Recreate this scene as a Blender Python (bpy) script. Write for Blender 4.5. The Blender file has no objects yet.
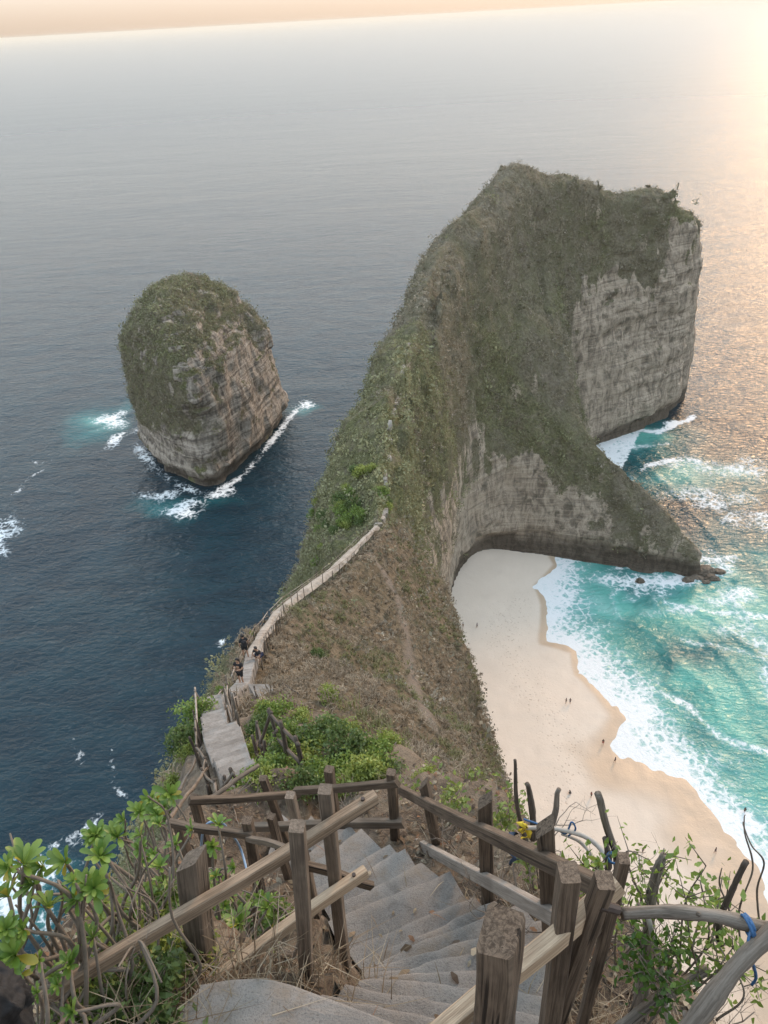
import bpy, bmesh, math, random
import numpy as np
from mathutils import Vector, Matrix

rng = np.random.default_rng(7)
random.seed(7)
scene = bpy.context.scene
COL = scene.collection

# ------------------------------------------------------------------ camera maths (eye 140 m above the sea)
H = 140.0
F = 769.0
PITCH = math.radians(32.72)
ROLL = math.radians(-3.2)
cp, sp, cr, sr = math.cos(PITCH), math.sin(PITCH), math.cos(ROLL), math.sin(ROLL)
X0 = np.array([1, 0, 0.]); Y0 = np.array([0, sp, cp]); FW = np.array([0, cp, -sp])
XR = cr * X0 + sr * Y0
YR = -sr * X0 + cr * Y0
EYE = np.array([0, 0, H])


def ray(px, py):
    return XR * (px - 384) / F + YR * (512 - py) / F + FW


def at_z(px, py, z=0.0):
    d = ray(px, py)
    return EYE + d * ((z - H) / d[2])


def at_y(px, py, y):
    d = ray(px, py)
    return EYE + d * (y / d[1])


def above_stairs(px, py, h=0.0):
    """point of the stair slope (2 m under the eye, falling 45 degrees) lifted by h"""
    d = ray(px, py)
    t = (h - 2.0) / (d[2] + d[1])
    return EYE + d * t


def proj(p):
    q = np.asarray(p, float) - EYE
    w = q @ FW
    return np.stack([384 + F * (q @ XR) / w, 512 - F * (q @ YR) / w], -1)


# ------------------------------------------------------------------ numpy noise
def hash3(ix, iy, iz, seed):
    n = (ix.astype(np.int64) * 374761393 + iy.astype(np.int64) * 668265263 + iz.astype(np.int64) * 2147483647 + seed * 1274126177) & 0xFFFFFFFF
    n = ((n ^ (n >> 13)) * 1274126177) & 0xFFFFFFFF
    n = (n ^ (n >> 16)) & 0xFFFFFFFF
    return (n.astype(np.float64) / 4294967295.0).astype(np.float32)


def noise3(p, seed=0):
    """value noise -1..1"""
    p = np.asarray(p, np.float32)
    i = np.floor(p).astype(np.int64)
    f = p - i
    f = f * f * f * (f * (f * 6 - 15) + 10)
    x, y, z = i[..., 0], i[..., 1], i[..., 2]
    fx, fy, fz = f[..., 0], f[..., 1], f[..., 2]
    r = 0
    for dx in (0, 1):
        wx = fx if dx else 1 - fx
        for dy in (0, 1):
            wy = fy if dy else 1 - fy
            for dz in (0, 1):
                wz = fz if dz else 1 - fz
                r = r + hash3(x + dx, y + dy, z + dz, seed) * wx * wy * wz
    return r * 2 - 1


def fbm3(p, oct=3, seed=0, gain=0.5):
    a, s, r = 1.0, 0.0, 0
    q = np.asarray(p, np.float32)
    for k in range(oct):
        r = r + a * noise3(q, seed + k * 17)
        s += a
        a *= gain
        q = q * 2.03 + 3.7
    return r / s


def sstep(a, b, x):
    t = np.clip((x - a) / (b - a), 0, 1)
    return t * t * (3 - 2 * t)


def seg_dist(px, py, poly):
    """distance to polyline and signed side (+ = right of travel), plus running parameter"""
    best = np.full(px.shape, 1e9, np.float64)
    side = np.zeros(px.shape)
    par = np.zeros(px.shape)
    for k in range(len(poly) - 1):
        ax, ay = poly[k][:2]
        bx, by = poly[k + 1][:2]
        dx, dy = bx - ax, by - ay
        L2 = dx * dx + dy * dy + 1e-12
        t = np.clip(((px - ax) * dx + (py - ay) * dy) / L2, 0, 1)
        qx, qy = ax + t * dx - px, ay + t * dy - py
        d = np.hypot(qx, qy)
        s = np.sign((px - ax) * dy - (py - ay) * dx)
        m = d < best
        best = np.where(m, d, best)
        side = np.where(m, s, side)
        par = np.where(m, k + t, par)
    return best, side, par


# ------------------------------------------------------------------ linking / tagging helpers
def link(o, parent=None):
    COL.objects.link(o)
    if parent is not None:
        o.parent = parent
    return o


def mesh_obj(name, verts, faces, mat=None, parent=None, smooth=False, mats=None, fmat=None):
    me = bpy.data.meshes.new(name)
    if isinstance(verts, np.ndarray):
        verts = verts.tolist()
    me.from_pydata(verts, [], faces)
    if mat:
        me.materials.append(mat)
    if mats:
        for m in mats:
            me.materials.append(m)
    if fmat is not None:
        me.polygons.foreach_set('material_index', np.asarray(fmat, np.int32))
    if smooth:
        me.polygons.foreach_set('use_smooth', np.ones(len(me.polygons), bool))
    me.update()
    return link(bpy.data.objects.new(name, me), parent)


def fast_mesh(name, V, Fq, mat, n=4, smooth=True, parent=None):
    """V (N,3), Fq (M,n) -> object, through foreach_set"""
    me = bpy.data.meshes.new(name)
    V = np.ascontiguousarray(V, np.float32)
    Fq = np.ascontiguousarray(Fq, np.int32)
    me.vertices.add(len(V))
    me.vertices.foreach_set('co', V.ravel())
    me.loops.add(Fq.size)
    me.loops.foreach_set('vertex_index', Fq.ravel())
    me.polygons.add(len(Fq))
    me.polygons.foreach_set('loop_start', np.arange(0, Fq.size, n, dtype=np.int32))
    me.polygons.foreach_set('use_smooth', np.full(len(Fq), smooth))
    me.materials.append(mat)
    me.update(calc_edges=True)
    return link(bpy.data.objects.new(name, me), parent)


def set_attr(o, name, arr):
    arr = np.ascontiguousarray(arr, np.float32)
    if arr.ndim == 1:
        a = o.data.attributes.new(name, 'FLOAT', 'POINT')
        a.data.foreach_set('value', arr)
    else:
        a = o.data.attributes.new(name, 'FLOAT_COLOR', 'POINT')
        if arr.shape[1] == 3:
            arr = np.concatenate([arr, np.ones((len(arr), 1), np.float32)], 1)
        a.data.foreach_set('color', np.ascontiguousarray(arr).ravel())


def tag(o, label=None, cat=None, group=None, kind=None):
    if label: o['label'] = label
    if cat: o['category'] = cat
    if group: o['group'] = group
    if kind: o['kind'] = kind
    return o


def empty(name, loc, label, cat, group=None):
    o = bpy.data.objects.new(name, None)
    o.empty_display_size = 0.2
    o.location = Vector([float(v) for v in loc])
    COL.objects.link(o)
    return tag(o, label, cat, group)


# mesh soup builder -----------------------------------------------------------
class Soup:
    def __init__(s):
        s.v, s.f, s.g = [], [], []

    def add(s, v, f, g=None):
        b = len(s.v)
        s.g.extend(g if g is not None else [tuple(map(float, q)) for q in v])
        s.v.extend([tuple(map(float, q)) for q in v])
        s.f.extend([tuple(i + b for i in q) for q in f])

    def beam(s, a, b, w, h, up=(0, 0, 1), jitter=0.0, bevel=0.12, warp=0.0, seg=6):
        """rough sawn timber from a to b: bevelled rectangular section, slightly warped"""
        a, b = np.asarray(a, float), np.asarray(b, float)
        d = b - a
        L = np.linalg.norm(d)
        d = d / L
        up = np.asarray(up, float)
        u = np.cross(d, up)
        if np.linalg.norm(u) < 1e-4:
            u = np.cross(d, (0, 1, 0.))
        u /= np.linalg.norm(u)
        v = np.cross(u, d)
        c = bevel * min(w, h)
        prof = [(-w/2+c, -h/2), (w/2-c, -h/2), (w/2, -h/2+c), (w/2, h/2-c), (w/2-c, h/2), (-w/2+c, h/2), (-w/2, h/2-c), (-w/2, -h/2+c)]
        V, Fc, G = [], [], []
        o1, o2, o3 = (random.random() * 20 for _ in range(3))
        ph = random.random() * 6.28
        for k in range(seg + 1):
            t = k / seg
            wob = warp * math.sin(ph + t * 4.2) * (math.sin(math.pi * t))
            wob2 = warp * math.cos(ph * 1.7 + t * 3.1) * (math.sin(math.pi * t))
            sc = 1 + (random.random() - .5) * jitter
            for (x, y) in prof:
                V.append(a + d * L * t + u * (x * sc + wob) + v * (y * sc + wob2))
                G.append((x + o1, y + o2, L * t + o3))
        for k in range(seg):
            for j in range(8):
                j2 = (j + 1) % 8
                Fc.append((k*8+j, k*8+j2, (k+1)*8+j2, (k+1)*8+j))
        Fc.append(tuple(reversed(range(8))))
        Fc.append(tuple(seg*8 + j for j in range(8)))
        s.add(V, Fc, G)

    def tube(s, pts, radii, n=8, rough=0.0):
        pts = [np.asarray(p, float) for p in pts]
        if np.isscalar(radii):
            radii = [radii] * len(pts)
        V, Fc, G = [], [], []
        o1, o2, run = random.random() * 20, random.random() * 20, random.random() * 20
        ref = np.array([0.3, 0.2, 1.0])
        pu = None
        for k, p in enumerate(pts):
            d = pts[min(k + 1, len(pts) - 1)] - pts[max(k - 1, 0)]
            d = d / (np.linalg.norm(d) + 1e-9)
            if pu is None:
                u = np.cross(d, ref)
                if np.linalg.norm(u) < 0.05:
                    u = np.cross(d, (1, 0, 0.))
            else:
                u = pu - d * (pu @ d)
            u /= np.linalg.norm(u) + 1e-9
            pu = u
            v = np.cross(d, u)
            for j in range(n):
                a = 2 * math.pi * j / n
                r = radii[k] * (1 + (random.random() - .5) * rough)
                V.append(p + (u * math.cos(a) + v * math.sin(a)) * r)
                G.append((math.cos(a) * r + o1, math.sin(a) * r + o2, run))
            if k < len(pts) - 1: run += float(np.linalg.norm(pts[k + 1] - p))
        for k in range(len(pts) - 1):
            for j in range(n):
                j2 = (j + 1) % n
                Fc.append((k*n+j, k*n+j2, (k+1)*n+j2, (k+1)*n+j))
        Fc.append(tuple(reversed(range(n))))
        Fc.append(tuple((len(pts)-1)*n + j for j in range(n)))
        s.add(V, Fc, G)

    def build(s, name, mat, parent=None, smooth=False, origin=None):
        o = mesh_obj(name, s.v if origin is None else [(x-origin[0], y-origin[1], z-origin[2]) for x, y, z in s.v], s.f, mat, parent, smooth)
        if len(s.g) == len(s.v):
            at = o.data.attributes.new('grain', 'FLOAT_VECTOR', 'POINT')
            at.data.foreach_set('vector', np.asarray(s.g, np.float32).ravel())
        return o


def curve_pts(P, n=10, wob=0.0):
    """Catmull-Rom through P"""
    P = [np.asarray(p, float) for p in P]
    if len(P) == 2:
        P = [P[0], (P[0]*2+P[1])/3, (P[0]+P[1]*2)/3, P[1]]
    Q = [2*P[0]-P[1]] + P + [2*P[-1]-P[-2]]
    out = []
    for k in range(1, len(Q) - 2):
        for i in range(n):
            t = i / n
            a, b, c, d = Q[k-1], Q[k], Q[k+1], Q[k+2]
            out.append(0.5*((2*b)+(-a+c)*t+(2*a-5*b+4*c-d)*t*t+(-a+3*b-3*c+d)*t**3))
    out.append(P[-1])
    if wob:
        L = np.concatenate([[0], np.cumsum([np.linalg.norm(out[i + 1] - out[i]) for i in range(len(out) - 1)])])
        o_ = random.random() * 90
        for k in range(1, len(out) - 1):
            for a in range(3):
                out[k][a] += 2.2 * wob * float(noise3(np.array([L[k] * 3.3 + o_, a * 7.1, o_]), 5))
    return out


# ------------------------------------------------------------------ material helpers
def new_mat(name):
    m = bpy.data.materials.new(name)
    m.use_nodes = True
    nt = m.node_tree
    nt.nodes.clear()
    out = nt.nodes.new('ShaderNodeOutputMaterial')
    return m, nt, out


def nd(nt, typ, props=None, **inp):
    n = nt.nodes.new(typ)
    for k, v in (props or {}).items():
        setattr(n, k, v)
    for k, v in inp.items():
        key = int(k[1:]) if k[0] == '_' and k[1:].isdigit() else k.replace('_', ' ')
        s = n.inputs[key]
        if isinstance(v, bpy.types.NodeSocket):
            nt.links.new(v, s)
        else:
            if isinstance(v, (tuple, list)) and len(v) == 3 and s.type == 'RGBA':
                v = (*v, 1)
            s.default_value = v
    return n


def attr(nt, name, out='Fac'):
    n = nt.nodes.new('ShaderNodeAttribute')
    n.attribute_name = name
    return n.outputs[out]


def mix(nt, f, a, b, blend='MIX'):
    n = nt.nodes.new('ShaderNodeMix')
    n.data_type = 'RGBA'
    n.blend_type = blend
    n.clamp_factor = True
    for idx, v in ((0, f), (6, a), (7, b)):
        s = n.inputs[idx]
        if isinstance(v, bpy.types.NodeSocket):
            nt.links.new(v, s)
        else:
            s.default_value = (*v, 1) if isinstance(v, (tuple, list)) and len(v) == 3 else v
    return n.outputs[2]


def mth(nt, op, a, b=0.0, c=0.0, clamp=False):
    n = nt.nodes.new('ShaderNodeMath')
    n.operation = op
    n.use_clamp = clamp
    for i, v in enumerate((a, b, c)):
        if isinstance(v, bpy.types.NodeSocket):
            nt.links.new(v, n.inputs[i])
        else:
            n.inputs[i].default_value = v
    return n.outputs[0]


def mrange(nt, v, a, b, c=0.0, d=1.0):
    n = nd(nt, 'ShaderNodeMapRange', {'interpolation_type': 'SMOOTHSTEP'}, Value=v)
    for i, q in zip((1, 2, 3, 4), (a, b, c, d)):
        n.inputs[i].default_value = q
    return n.outputs[0]


def coords(nt, scale=(1, 1, 1), kind='Object', rot=(0, 0, 0)):
    t = nt.nodes.new('ShaderNodeTexCoord')
    if kind == 'World':
        src = nt.nodes.new('ShaderNodeNewGeometry').outputs['Position']
    else:
        src = t.outputs[kind]
    return nd(nt, 'ShaderNodeMapping', None, Vector=src, Scale=scale, Rotation=rot).outputs[0]


def noise(nt, vec, scale, detail=4, rough=0.55, dist=0.0):
    return nd(nt, 'ShaderNodeTexNoise', None, Vector=vec, Scale=scale, Detail=detail, Roughness=rough, Distortion=dist).outputs['Fac']


def principled(nt, out, **k):
    p = nd(nt, 'ShaderNodeBsdfPrincipled', None, **k)
    nt.links.new(p.outputs[0], out.inputs['Surface'])
    return p


def bump(nt, h, strength=0.5, dist=0.1, normal=None):
    k = dict(Height=h, Strength=strength, Distance=dist)
    if normal is not None:
        k['Normal'] = normal
    return nd(nt, 'ShaderNodeBump', None, **k).outputs[0]


def wood_mat(name, dark, light):
    """weathered timber: fibres, splits and stains that run along each piece"""
    m, nt, out = new_mat(name)
    g = attr(nt, 'grain', 'Vector')
    sc = lambda q: nd(nt, 'ShaderNodeMapping', None, Vector=g, Scale=q).outputs[0]
    fib = noise(nt, sc((95, 95, 3.0)), 1.0, 6, .62, .5)
    fine = noise(nt, sc((420, 420, 16)), 1.0, 3, .6)
    split = noise(nt, sc((36, 36, .8)), 1.0, 2, .5, .2)
    blot = noise(nt, sc((6, 6, 2.4)), 1.0, 4)
    oi = nt.nodes.new('ShaderNodeObjectInfo').outputs['Random']
    c = mix(nt, mrange(nt, fib, .34, .66), dark, light)
    c = mix(nt, mth(nt, 'MULTIPLY', mrange(nt, blot, .48, .66), .6), c, tuple(q * .55 for q in dark))
    c = mix(nt, mth(nt, 'MULTIPLY', mrange(nt, blot, .44, .30), .45), c, tuple(q * 1.25 for q in light))
    c = mix(nt, mth(nt, 'MULTIPLY', mrange(nt, fine, .5, .72), .4), c, tuple(q * .5 for q in dark))
    ck = mrange(nt, split, .645, .685)
    c = mix(nt, mth(nt, 'MULTIPLY', ck, .85), c, tuple(q * .15 for q in dark))
    c = mix(nt, mth(nt, 'MULTIPLY', oi, .35), c, tuple((a + b) * .42 for a, b in zip(dark, light)))
    h = mth(nt, 'SUBTRACT', mth(nt, 'ADD', fib, mth(nt, 'MULTIPLY', fine, .3)), ck)
    principled(nt, out, Base_Color=c, Roughness=.84, Specular_IOR_Level=.3, Normal=bump(nt, h, .7, .006))
    return m


def leaf_mat(name, c1, c2, trans=0.35, rough=0.45, scale=9.0, useattr=None):
    m, nt, out = new_mat(name)
    n = noise(nt, coords(nt, (1, 1, 1), 'World'), scale, 2)
    c = mix(nt, mrange(nt, n, 0.35, 0.65), c1, c2)
    if useattr:
        c = mix(nt, 0.85, c, attr(nt, useattr, 'Color'))
    p = nd(nt, 'ShaderNodeBsdfPrincipled', None, Base_Color=c, Roughness=rough)
    tr = nd(nt, 'ShaderNodeBsdfTranslucent', None, Color=mix(nt, 0.5, c, (0.35, 0.5, 0.05), 'MULTIPLY') if False else c)
    mx = nd(nt, 'ShaderNodeMixShader', None, Fac=trans)
    nt.links.new(p.outputs[0], mx.inputs[1])
    nt.links.new(tr.outputs[0], mx.inputs[2])
    nt.links.new(mx.outputs[0], out.inputs['Surface'])
    return m


def plain_mat(name, col, rough=0.8, var=0.25, scale=20.0, bstr=0.2, bd=0.01):
    m, nt, out = new_mat(name)
    n = noise(nt, coords(nt, (1, 1, 1), 'World'), scale, 4)
    c = mix(nt, n, tuple(q * (1 - var) for q in col), tuple(min(1, q * (1 + var)) for q in col))
    principled(nt, out, Base_Color=c, Roughness=rough, Normal=bump(nt, n, bstr, bd))
    return m

# ================================================================== SEA-LEVEL PLAN (traced on the water plane)
WATER_PX = [(548, 549), (556, 565), (536, 586), (545, 606), (545, 642), (576, 651), (579, 674), (619, 710), (624, 719), (606, 746), (645, 768), (683, 783), (710, 814), (737, 842), (756, 872), (764, 905), (775, 960)]
FOAM_PX = [(580, 553), (574, 565), (572, 597), (579, 624), (601, 647), (633, 688), (674, 733), (710, 772), (746, 808), (768, 835), (785, 870), (800, 930)]
WATER = [at_z(*p)[:2] for p in WATER_PX]
WATER = [WATER[0] + (WATER[0] - WATER[1]) * 4] + WATER + [WATER[-1] + (WATER[-1] - WATER[-2]) * 12]
FOAM = [at_z(*p)[:2] for p in FOAM_PX]
FOAM = [FOAM[0] + (FOAM[0] - FOAM[1]) * 2] + FOAM + [FOAM[-1] + (FOAM[-1] - FOAM[-2]) * 12]
COVE_BASE = [(12, 110), (13, 150), (17, 172), (25, 186), (35, 189.5), (52, 186), (62, 177), (78, 173), (90, 173.5)]

# ================================================================== HEADLAND
# ridge nodes: x, y, z,  right (lip width, lip slope, cliff slope), left (same)
def rn(px, py, y, R, L):
    p = at_y(px, py, y)
    return (*p, *R, *L)

RIDGE = [
    (0.4, -14., 146., 6, .5, 1.6, 6, .5, 1.6),
    (0.4, -3., 140.0, 1.8, .25, 2.0, 3.6, .3, 2.0),
    (0.3, 2., 135.7, 1.1, .25, 2.1, 2.8, .3, 2.1),
    rn(380, 836, 4.0, (1.3, .3, 2.1), (2.2, .35, 2.2)),
    rn(310, 812, 6.0, (2.0, .45, 2.0), (1.2, .3, 2.2)),
    rn(233, 772, 8.8, (3.0, .6, 2.0), (.9, .5, 2.3)),
    rn(215, 737, 14., (5.5, .7, 2.0), (.8, .5, 2.3)),
    rn(238, 692, 28, (11, .85, 2.3), (1.2, .7, 2.1)),
    rn(250, 662, 34, (12.5, .9, 2.5), (1.4, .7, 2.0)),
    rn(267, 627, 47, (15, .95, 2.8), (1.6, .6, 1.9)),
    rn(332, 572, 71, (14, 1.05, 3.2), (3.5, .75, 1.8)),
    rn(379, 527, 90, (9, 1.35, 4.2), (6, .8, 1.9)),
    rn(386, 472, 104, (3.5, 1.6, 11), (7, .8, 2.2)),
    rn(398, 387, 132, (3.5, 1.6, 16), (8, .8, 2.6)),
    rn(415, 312, 165, (4, 1.5, 13), (6, .8, 3.0)),
    rn(455, 227, 208, (5, 1.1, 4.6), (5, .9, 3.2)),
    rn(520, 165, 245, (6, .8, 6), (6, .7, 3.2)),
    rn(560, 174, 256, (4, .7, 9.0), (14, .6, 3.2)),
    rn(600, 187, 268, (5, .5, 7.0), (18, .5, 4.0)),
    rn(650, 192, 276, (6, .45, 9.0), (20, .5, 5.0)),
    rn(680, 206, 281, (5, .5, 14.0), (14, .6, 6.0)),
]
SPUR = [
    rn(540, 215, 250, (4, 1.2, 1.9), (3, 1.2, 4.5)),
    rn(548, 262, 240, (4, 1.2, 1.9), (3, 1.2, 4.5)),
    rn(557, 325, 224, (4, 1.1, 1.8), (2.5, 1.3, 5.0)),
    rn(571, 393, 209, (4, 1.0, 1.8), (2.5, 1.2, 5.0)),
    rn(602, 443, 199, (5, .8, 1.6), (3, 1.1, 4.5)),
    rn(650, 493, 188, (6, .6, 1.5), (3, 1.1, 4.0)),
    rn(688, 536, 179, (5, .35, 2.6), (3, 1.0, 3.5)),
    rn(697, 550, 176.5, (3, .4, 4.5), (3, 1.0, 3.0)),
]

APRON = [
    (41, 242, 99, 10, .9, 2.4, 8, 1.0, 4.0),
    (43, 224, 70, 13, .9, 2.3, 11, .9, 4.5),
    (46, 213, 46, 14, .8, 2.3, 13, .8, 4.5),
    (51, 203, 27, 13, .7, 3.0, 12, .6, 4.5),
]


def ridge_height(x, y, nodes, h):
    for k in range(len(nodes) - 1):
        A, B = np.array(nodes[k]), np.array(nodes[k + 1])
        dx, dy = B[0] - A[0], B[1] - A[1]
        L2 = dx * dx + dy * dy
        t = np.clip(((x - A[0]) * dx + (y - A[1]) * dy) / L2, 0, 1)
        qx, qy = x - A[0] - t * dx, y - A[1] - t * dy
        d = np.hypot(qx, qy)
        cr_s = (qx * dy - qy * dx) / math.sqrt(L2)          # + right of travel
        w = np.clip(cr_s / (d + 1e-6) * 1.6 + .5, 0, 1)
        def prm(i):
            return (A[3+i] + t * (B[3+i] - A[3+i])) * w + (A[6+i] + t * (B[6+i] - A[6+i])) * (1 - w)
        w1, s1, s2 = prm(0), prm(1), prm(2)
        dd = np.where(d < w1, s1 * d, s1 * w1 + s2 * (d - w1))
        zz = A[2] + t * (B[2] - A[2]) - dd
        h = zz if h is None else np.maximum(h, zz)
    return h


def height(x, y):
    h = ridge_height(x, y, RIDGE, None)
    h = ridge_height(x, y, SPUR, h)
    h = ridge_height(x, y, APRON, h)
    return np.maximum(h, -7.0)


def hit(px, py, y0=3.0, y1=330.0, hf=None):
    """where the line of sight through a picture point first meets the terrain"""
    d = ray(px, py)
    ys = np.arange(y0, y1, 0.25)
    P = EYE[None] + d[None] * (ys / d[1])[:, None]
    hh = (hf or height)(P[:, 0], P[:, 1])
    m = np.where(P[:, 2] < hh)[0]
    if len(m) == 0:
        return None
    return P[m[0]]


# -------- surface nets: turns a field (negative inside) into one closed mesh
def surface_nets(Fv, org, step):
    nx, ny, nz = Fv.shape
    S = Fv < 0
    acc = np.zeros((nx-1, ny-1, nz-1, 3), np.float32)
    cnt = np.zeros((nx-1, ny-1, nz-1), np.uint8)
    cs = S[:-1, :-1, :-1].astype(np.uint8).copy()
    cs[:] = 0
    for dx in (0, 1):
        for dy in (0, 1):
            for dz in (0, 1):
                cs += S[dx:nx-1+dx, dy:ny-1+dy, dz:nz-1+dz]
    act = np.argwhere((cs > 0) & (cs < 8))
    del acc, cnt, cs
    i, j, k = act.T
    P = np.zeros((len(act), 3)); C = np.zeros(len(act))
    for ax in range(3):
        o1, o2 = [a for a in range(3) if a != ax]
        for b in (0, 1):
            for c in (0, 1):
                off0 = [0, 0, 0]; off0[o1] = b; off0[o2] = c
                off1 = list(off0); off1[ax] = 1
                f0 = Fv[i+off0[0], j+off0[1], k+off0[2]]
                f1 = Fv[i+off1[0], j+off1[1], k+off1[2]]
                m = (f0 < 0) != (f1 < 0)
                t = np.where(m, f0 / np.where(m, f0 - f1, 1), 0)
                q = np.array(off0, float)[None].repeat(len(act), 0)
                q[:, ax] += t
                P += q * m[:, None]; C += m
    V = (act + P / C[:, None]) * step + np.asarray(org)
    idx = np.full((nx-1, ny-1, nz-1), -1, np.int32)
    idx[i, j, k] = np.arange(len(act))
    quads = []
    for ax in range(3):
        o1, o2 = [(1, 2), (2, 0), (0, 1)][ax]
        sl0 = [slice(1, n-1) for n in (nx, ny, nz)]
        sl1 = list(sl0)
        sl0[ax] = slice(0, (nx, ny, nz)[ax]-1); sl1[ax] = slice(1, (nx, ny, nz)[ax])
        a, b = S[tuple(sl0)], S[tuple(sl1)]
        e = np.argwhere(a != b)
        ins = a[tuple(e.T)]
        base = e + 1
        base[:, ax] -= 1
        def cell(d1, d2):
            q = base.copy(); q[:, o1] -= d1; q[:, o2] -= d2
            return idx[tuple(q.T)]
        Q = np.stack([cell(1, 1), cell(0, 1), cell(0, 0), cell(1, 0)], 1)
        Q[~ins] = Q[~ins][:, ::-1]
        quads.append(Q)
    Q = np.concatenate(quads)
    Q = Q[(Q >= 0).all(1)]
    return V, Q


def vert_normals(V, Q):
    n = np.cross(V[Q[:, 2]] - V[Q[:, 0]], V[Q[:, 3]] - V[Q[:, 1]])
    N = np.zeros_like(V)
    for c in range(4):
        np.add.at(N, Q[:, c], n)
    return N / (np.linalg.norm(N, axis=1, keepdims=True) + 1e-9)


PATH_PX = [(322, 842, 4.9), (290, 818, 6.0), (255, 800, 7.4), (234, 772, 9.0), (224, 750, 12.), (217, 737, 14.), (222, 716, 20.), (234, 697, 26.), (246, 680, 30), (252, 664, 34), (262, 640, 42), (276, 616, 51), (300, 592, 61), (332, 570, 71), (356, 548, 80), (377, 527, 90)]
PATH = np.array(curve_pts([at_y(*q) for q in PATH_PX], 12))
PATH_XY = [tuple(q[:2]) for q in PATH[::3]]
STEP = 0.85
org = np.array([-46.0, -12.0, -3.0])
dims = (int(192 / STEP), int(330 / STEP), int(152 / STEP))
gx = org[0] + np.arange(dims[0]) * STEP
gy = org[1] + np.arange(dims[1]) * STEP
gz = (org[2] + np.arange(dims[2]) * STEP).astype(np.float32)
GX, GY = np.meshgrid(gx, gy, indexing='ij')
warp1 = noise3(np.stack([GX / 26, GY / 26, GX * 0], -1), 3) * 2.2 * sstep(20, 70, GY)
HH = height(GX + warp1, GY)
gxx, gyy = np.gradient(HH, STEP)
GN = np.sqrt(1 + np.minimum(gxx ** 2 + gyy ** 2, 100)).astype(np.float32)
covd, _, covp = seg_dist(GX, GY, COVE_BASE)
incove = sstep(26, 12, covd) * sstep(100, 140, GY)
inbay = sstep(50, 62, GX) * sstep(250, 262, GY) * sstep(292, 284, GY)
Fd = np.empty(dims, np.float32)
for k in range(dims[2]):
    Fd[:, :, k] = (gz[k] - HH) / GN
def box1(A, r, ax):
    c = np.cumsum(np.concatenate([np.repeat(np.take(A, [0], ax), r + 1, ax), A, np.repeat(np.take(A, [-1], ax), r, ax)], ax), ax, dtype=np.float64)
    n = A.shape[ax]
    return ((np.take(c, range(2 * r + 1, 2 * r + 1 + n), ax) - np.take(c, range(0, n), ax)) / (2 * r + 1)).astype(np.float32)


i0, i1 = int((0 - org[0]) / STEP), int((74 - org[0]) / STEP)
j0, j1 = int((120 - org[1]) / STEP), int((226 - org[1]) / STEP)
sub = np.clip(Fd[i0:i1, j0:j1], -12, 12)
bl = sub
for q in range(2):
    bl = box1(box1(bl, 6, 0), 6, 1)
wb = (sstep(9, 20, gx[i0:i1]) * sstep(72, 58, gx[i0:i1]))[:, None, None] * (sstep(124, 150, gy[j0:j1]) * sstep(224, 208, gy[j0:j1]))[None, :, None] * sstep(75, 55, gz)[None, None, :]
Fd[i0:i1, j0:j1] = (Fd[i0:i1, j0:j1] * (1 - wb) + bl * wb).astype(np.float32)
near = np.argwhere(np.abs(Fd) < 5.0)
pp = (near * STEP + org).astype(np.float32)
ni = tuple(near.T)
z = pp[:, 2]
steep = sstep(1.6, 4.0, GN[ni[0], ni[1]])
far = sstep(16, 60, pp[:, 1])
ic = incove[ni[0], ni[1]]
ib = inbay[ni[0], ni[1]]
big = fbm3(pp / np.array([14, 14, 26], np.float32), 3, 11)
mid = fbm3(pp / np.array([4.2, 4.2, 7.0], np.float32), 3, 23)
ribs = noise3(pp / np.array([3.0, 3.0, 26], np.float32), 37)             # vertical ribs and gullies
zz = z + 1.2 * noise3(pp / 14, 41) + pp[:, 0] * 0.03
strata = (noise3(np.stack([zz / 1.9, zz * 0 + pp[:, 0] / 40, pp[:, 1] / 40], -1), 51) + .6 * noise3(np.stack([zz / 0.8, pp[:, 0] / 25, pp[:, 1] / 25], -1), 53))
dF = far * (2.3 * big + (0.75 + .35 * steep) * mid) + (1 - far) * 0.25 * mid
dF += .7 * sstep(19, 14, pp[:, 1]) + 2.2 * sstep(9, 6, pp[:, 1])
dF += ib * (1.7 * fbm3(pp / np.array([8, 8, 6], np.float32), 3, 151) + .5 * noise3(pp / np.array([2.5, 2.5, 1.6], np.float32), 157))
dF += ic * steep * .9 * fbm3(pp / np.array([5, 5, 9], np.float32), 2, 159)
dF += steep * far * (0.6 * ribs * (1 - .85 * ib) + 0.5 * strata * (0.35 + .65 * np.maximum(ic, ib)))
ptd, _, _ = seg_dist(pp[:, 0], pp[:, 1], PATH_XY)
dF += .35 * sstep(1.3, .5, ptd) * (pp[:, 1] < 92) * (pp[:, 1] > 8)
# undercut where the surf and the sand eat the foot of the cliffs
dF -= -(ic * (4.2 * sstep(8.5, 3.0, z + 2.0 * noise3(pp / 9, 61)) + 2.6 * sstep(34, 12, z)) + ib * 5.0 * sstep(8.5, 3.5, z) + 1.3 * sstep(5, 1.5, z))
Fd[ni] += dF.astype(np.float32)
Vh, Qh = surface_nets(Fd, org, STEP)
del Fd
Vh = Vh.astype(np.float32)
Nh = vert_normals(Vh, Qh)

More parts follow.
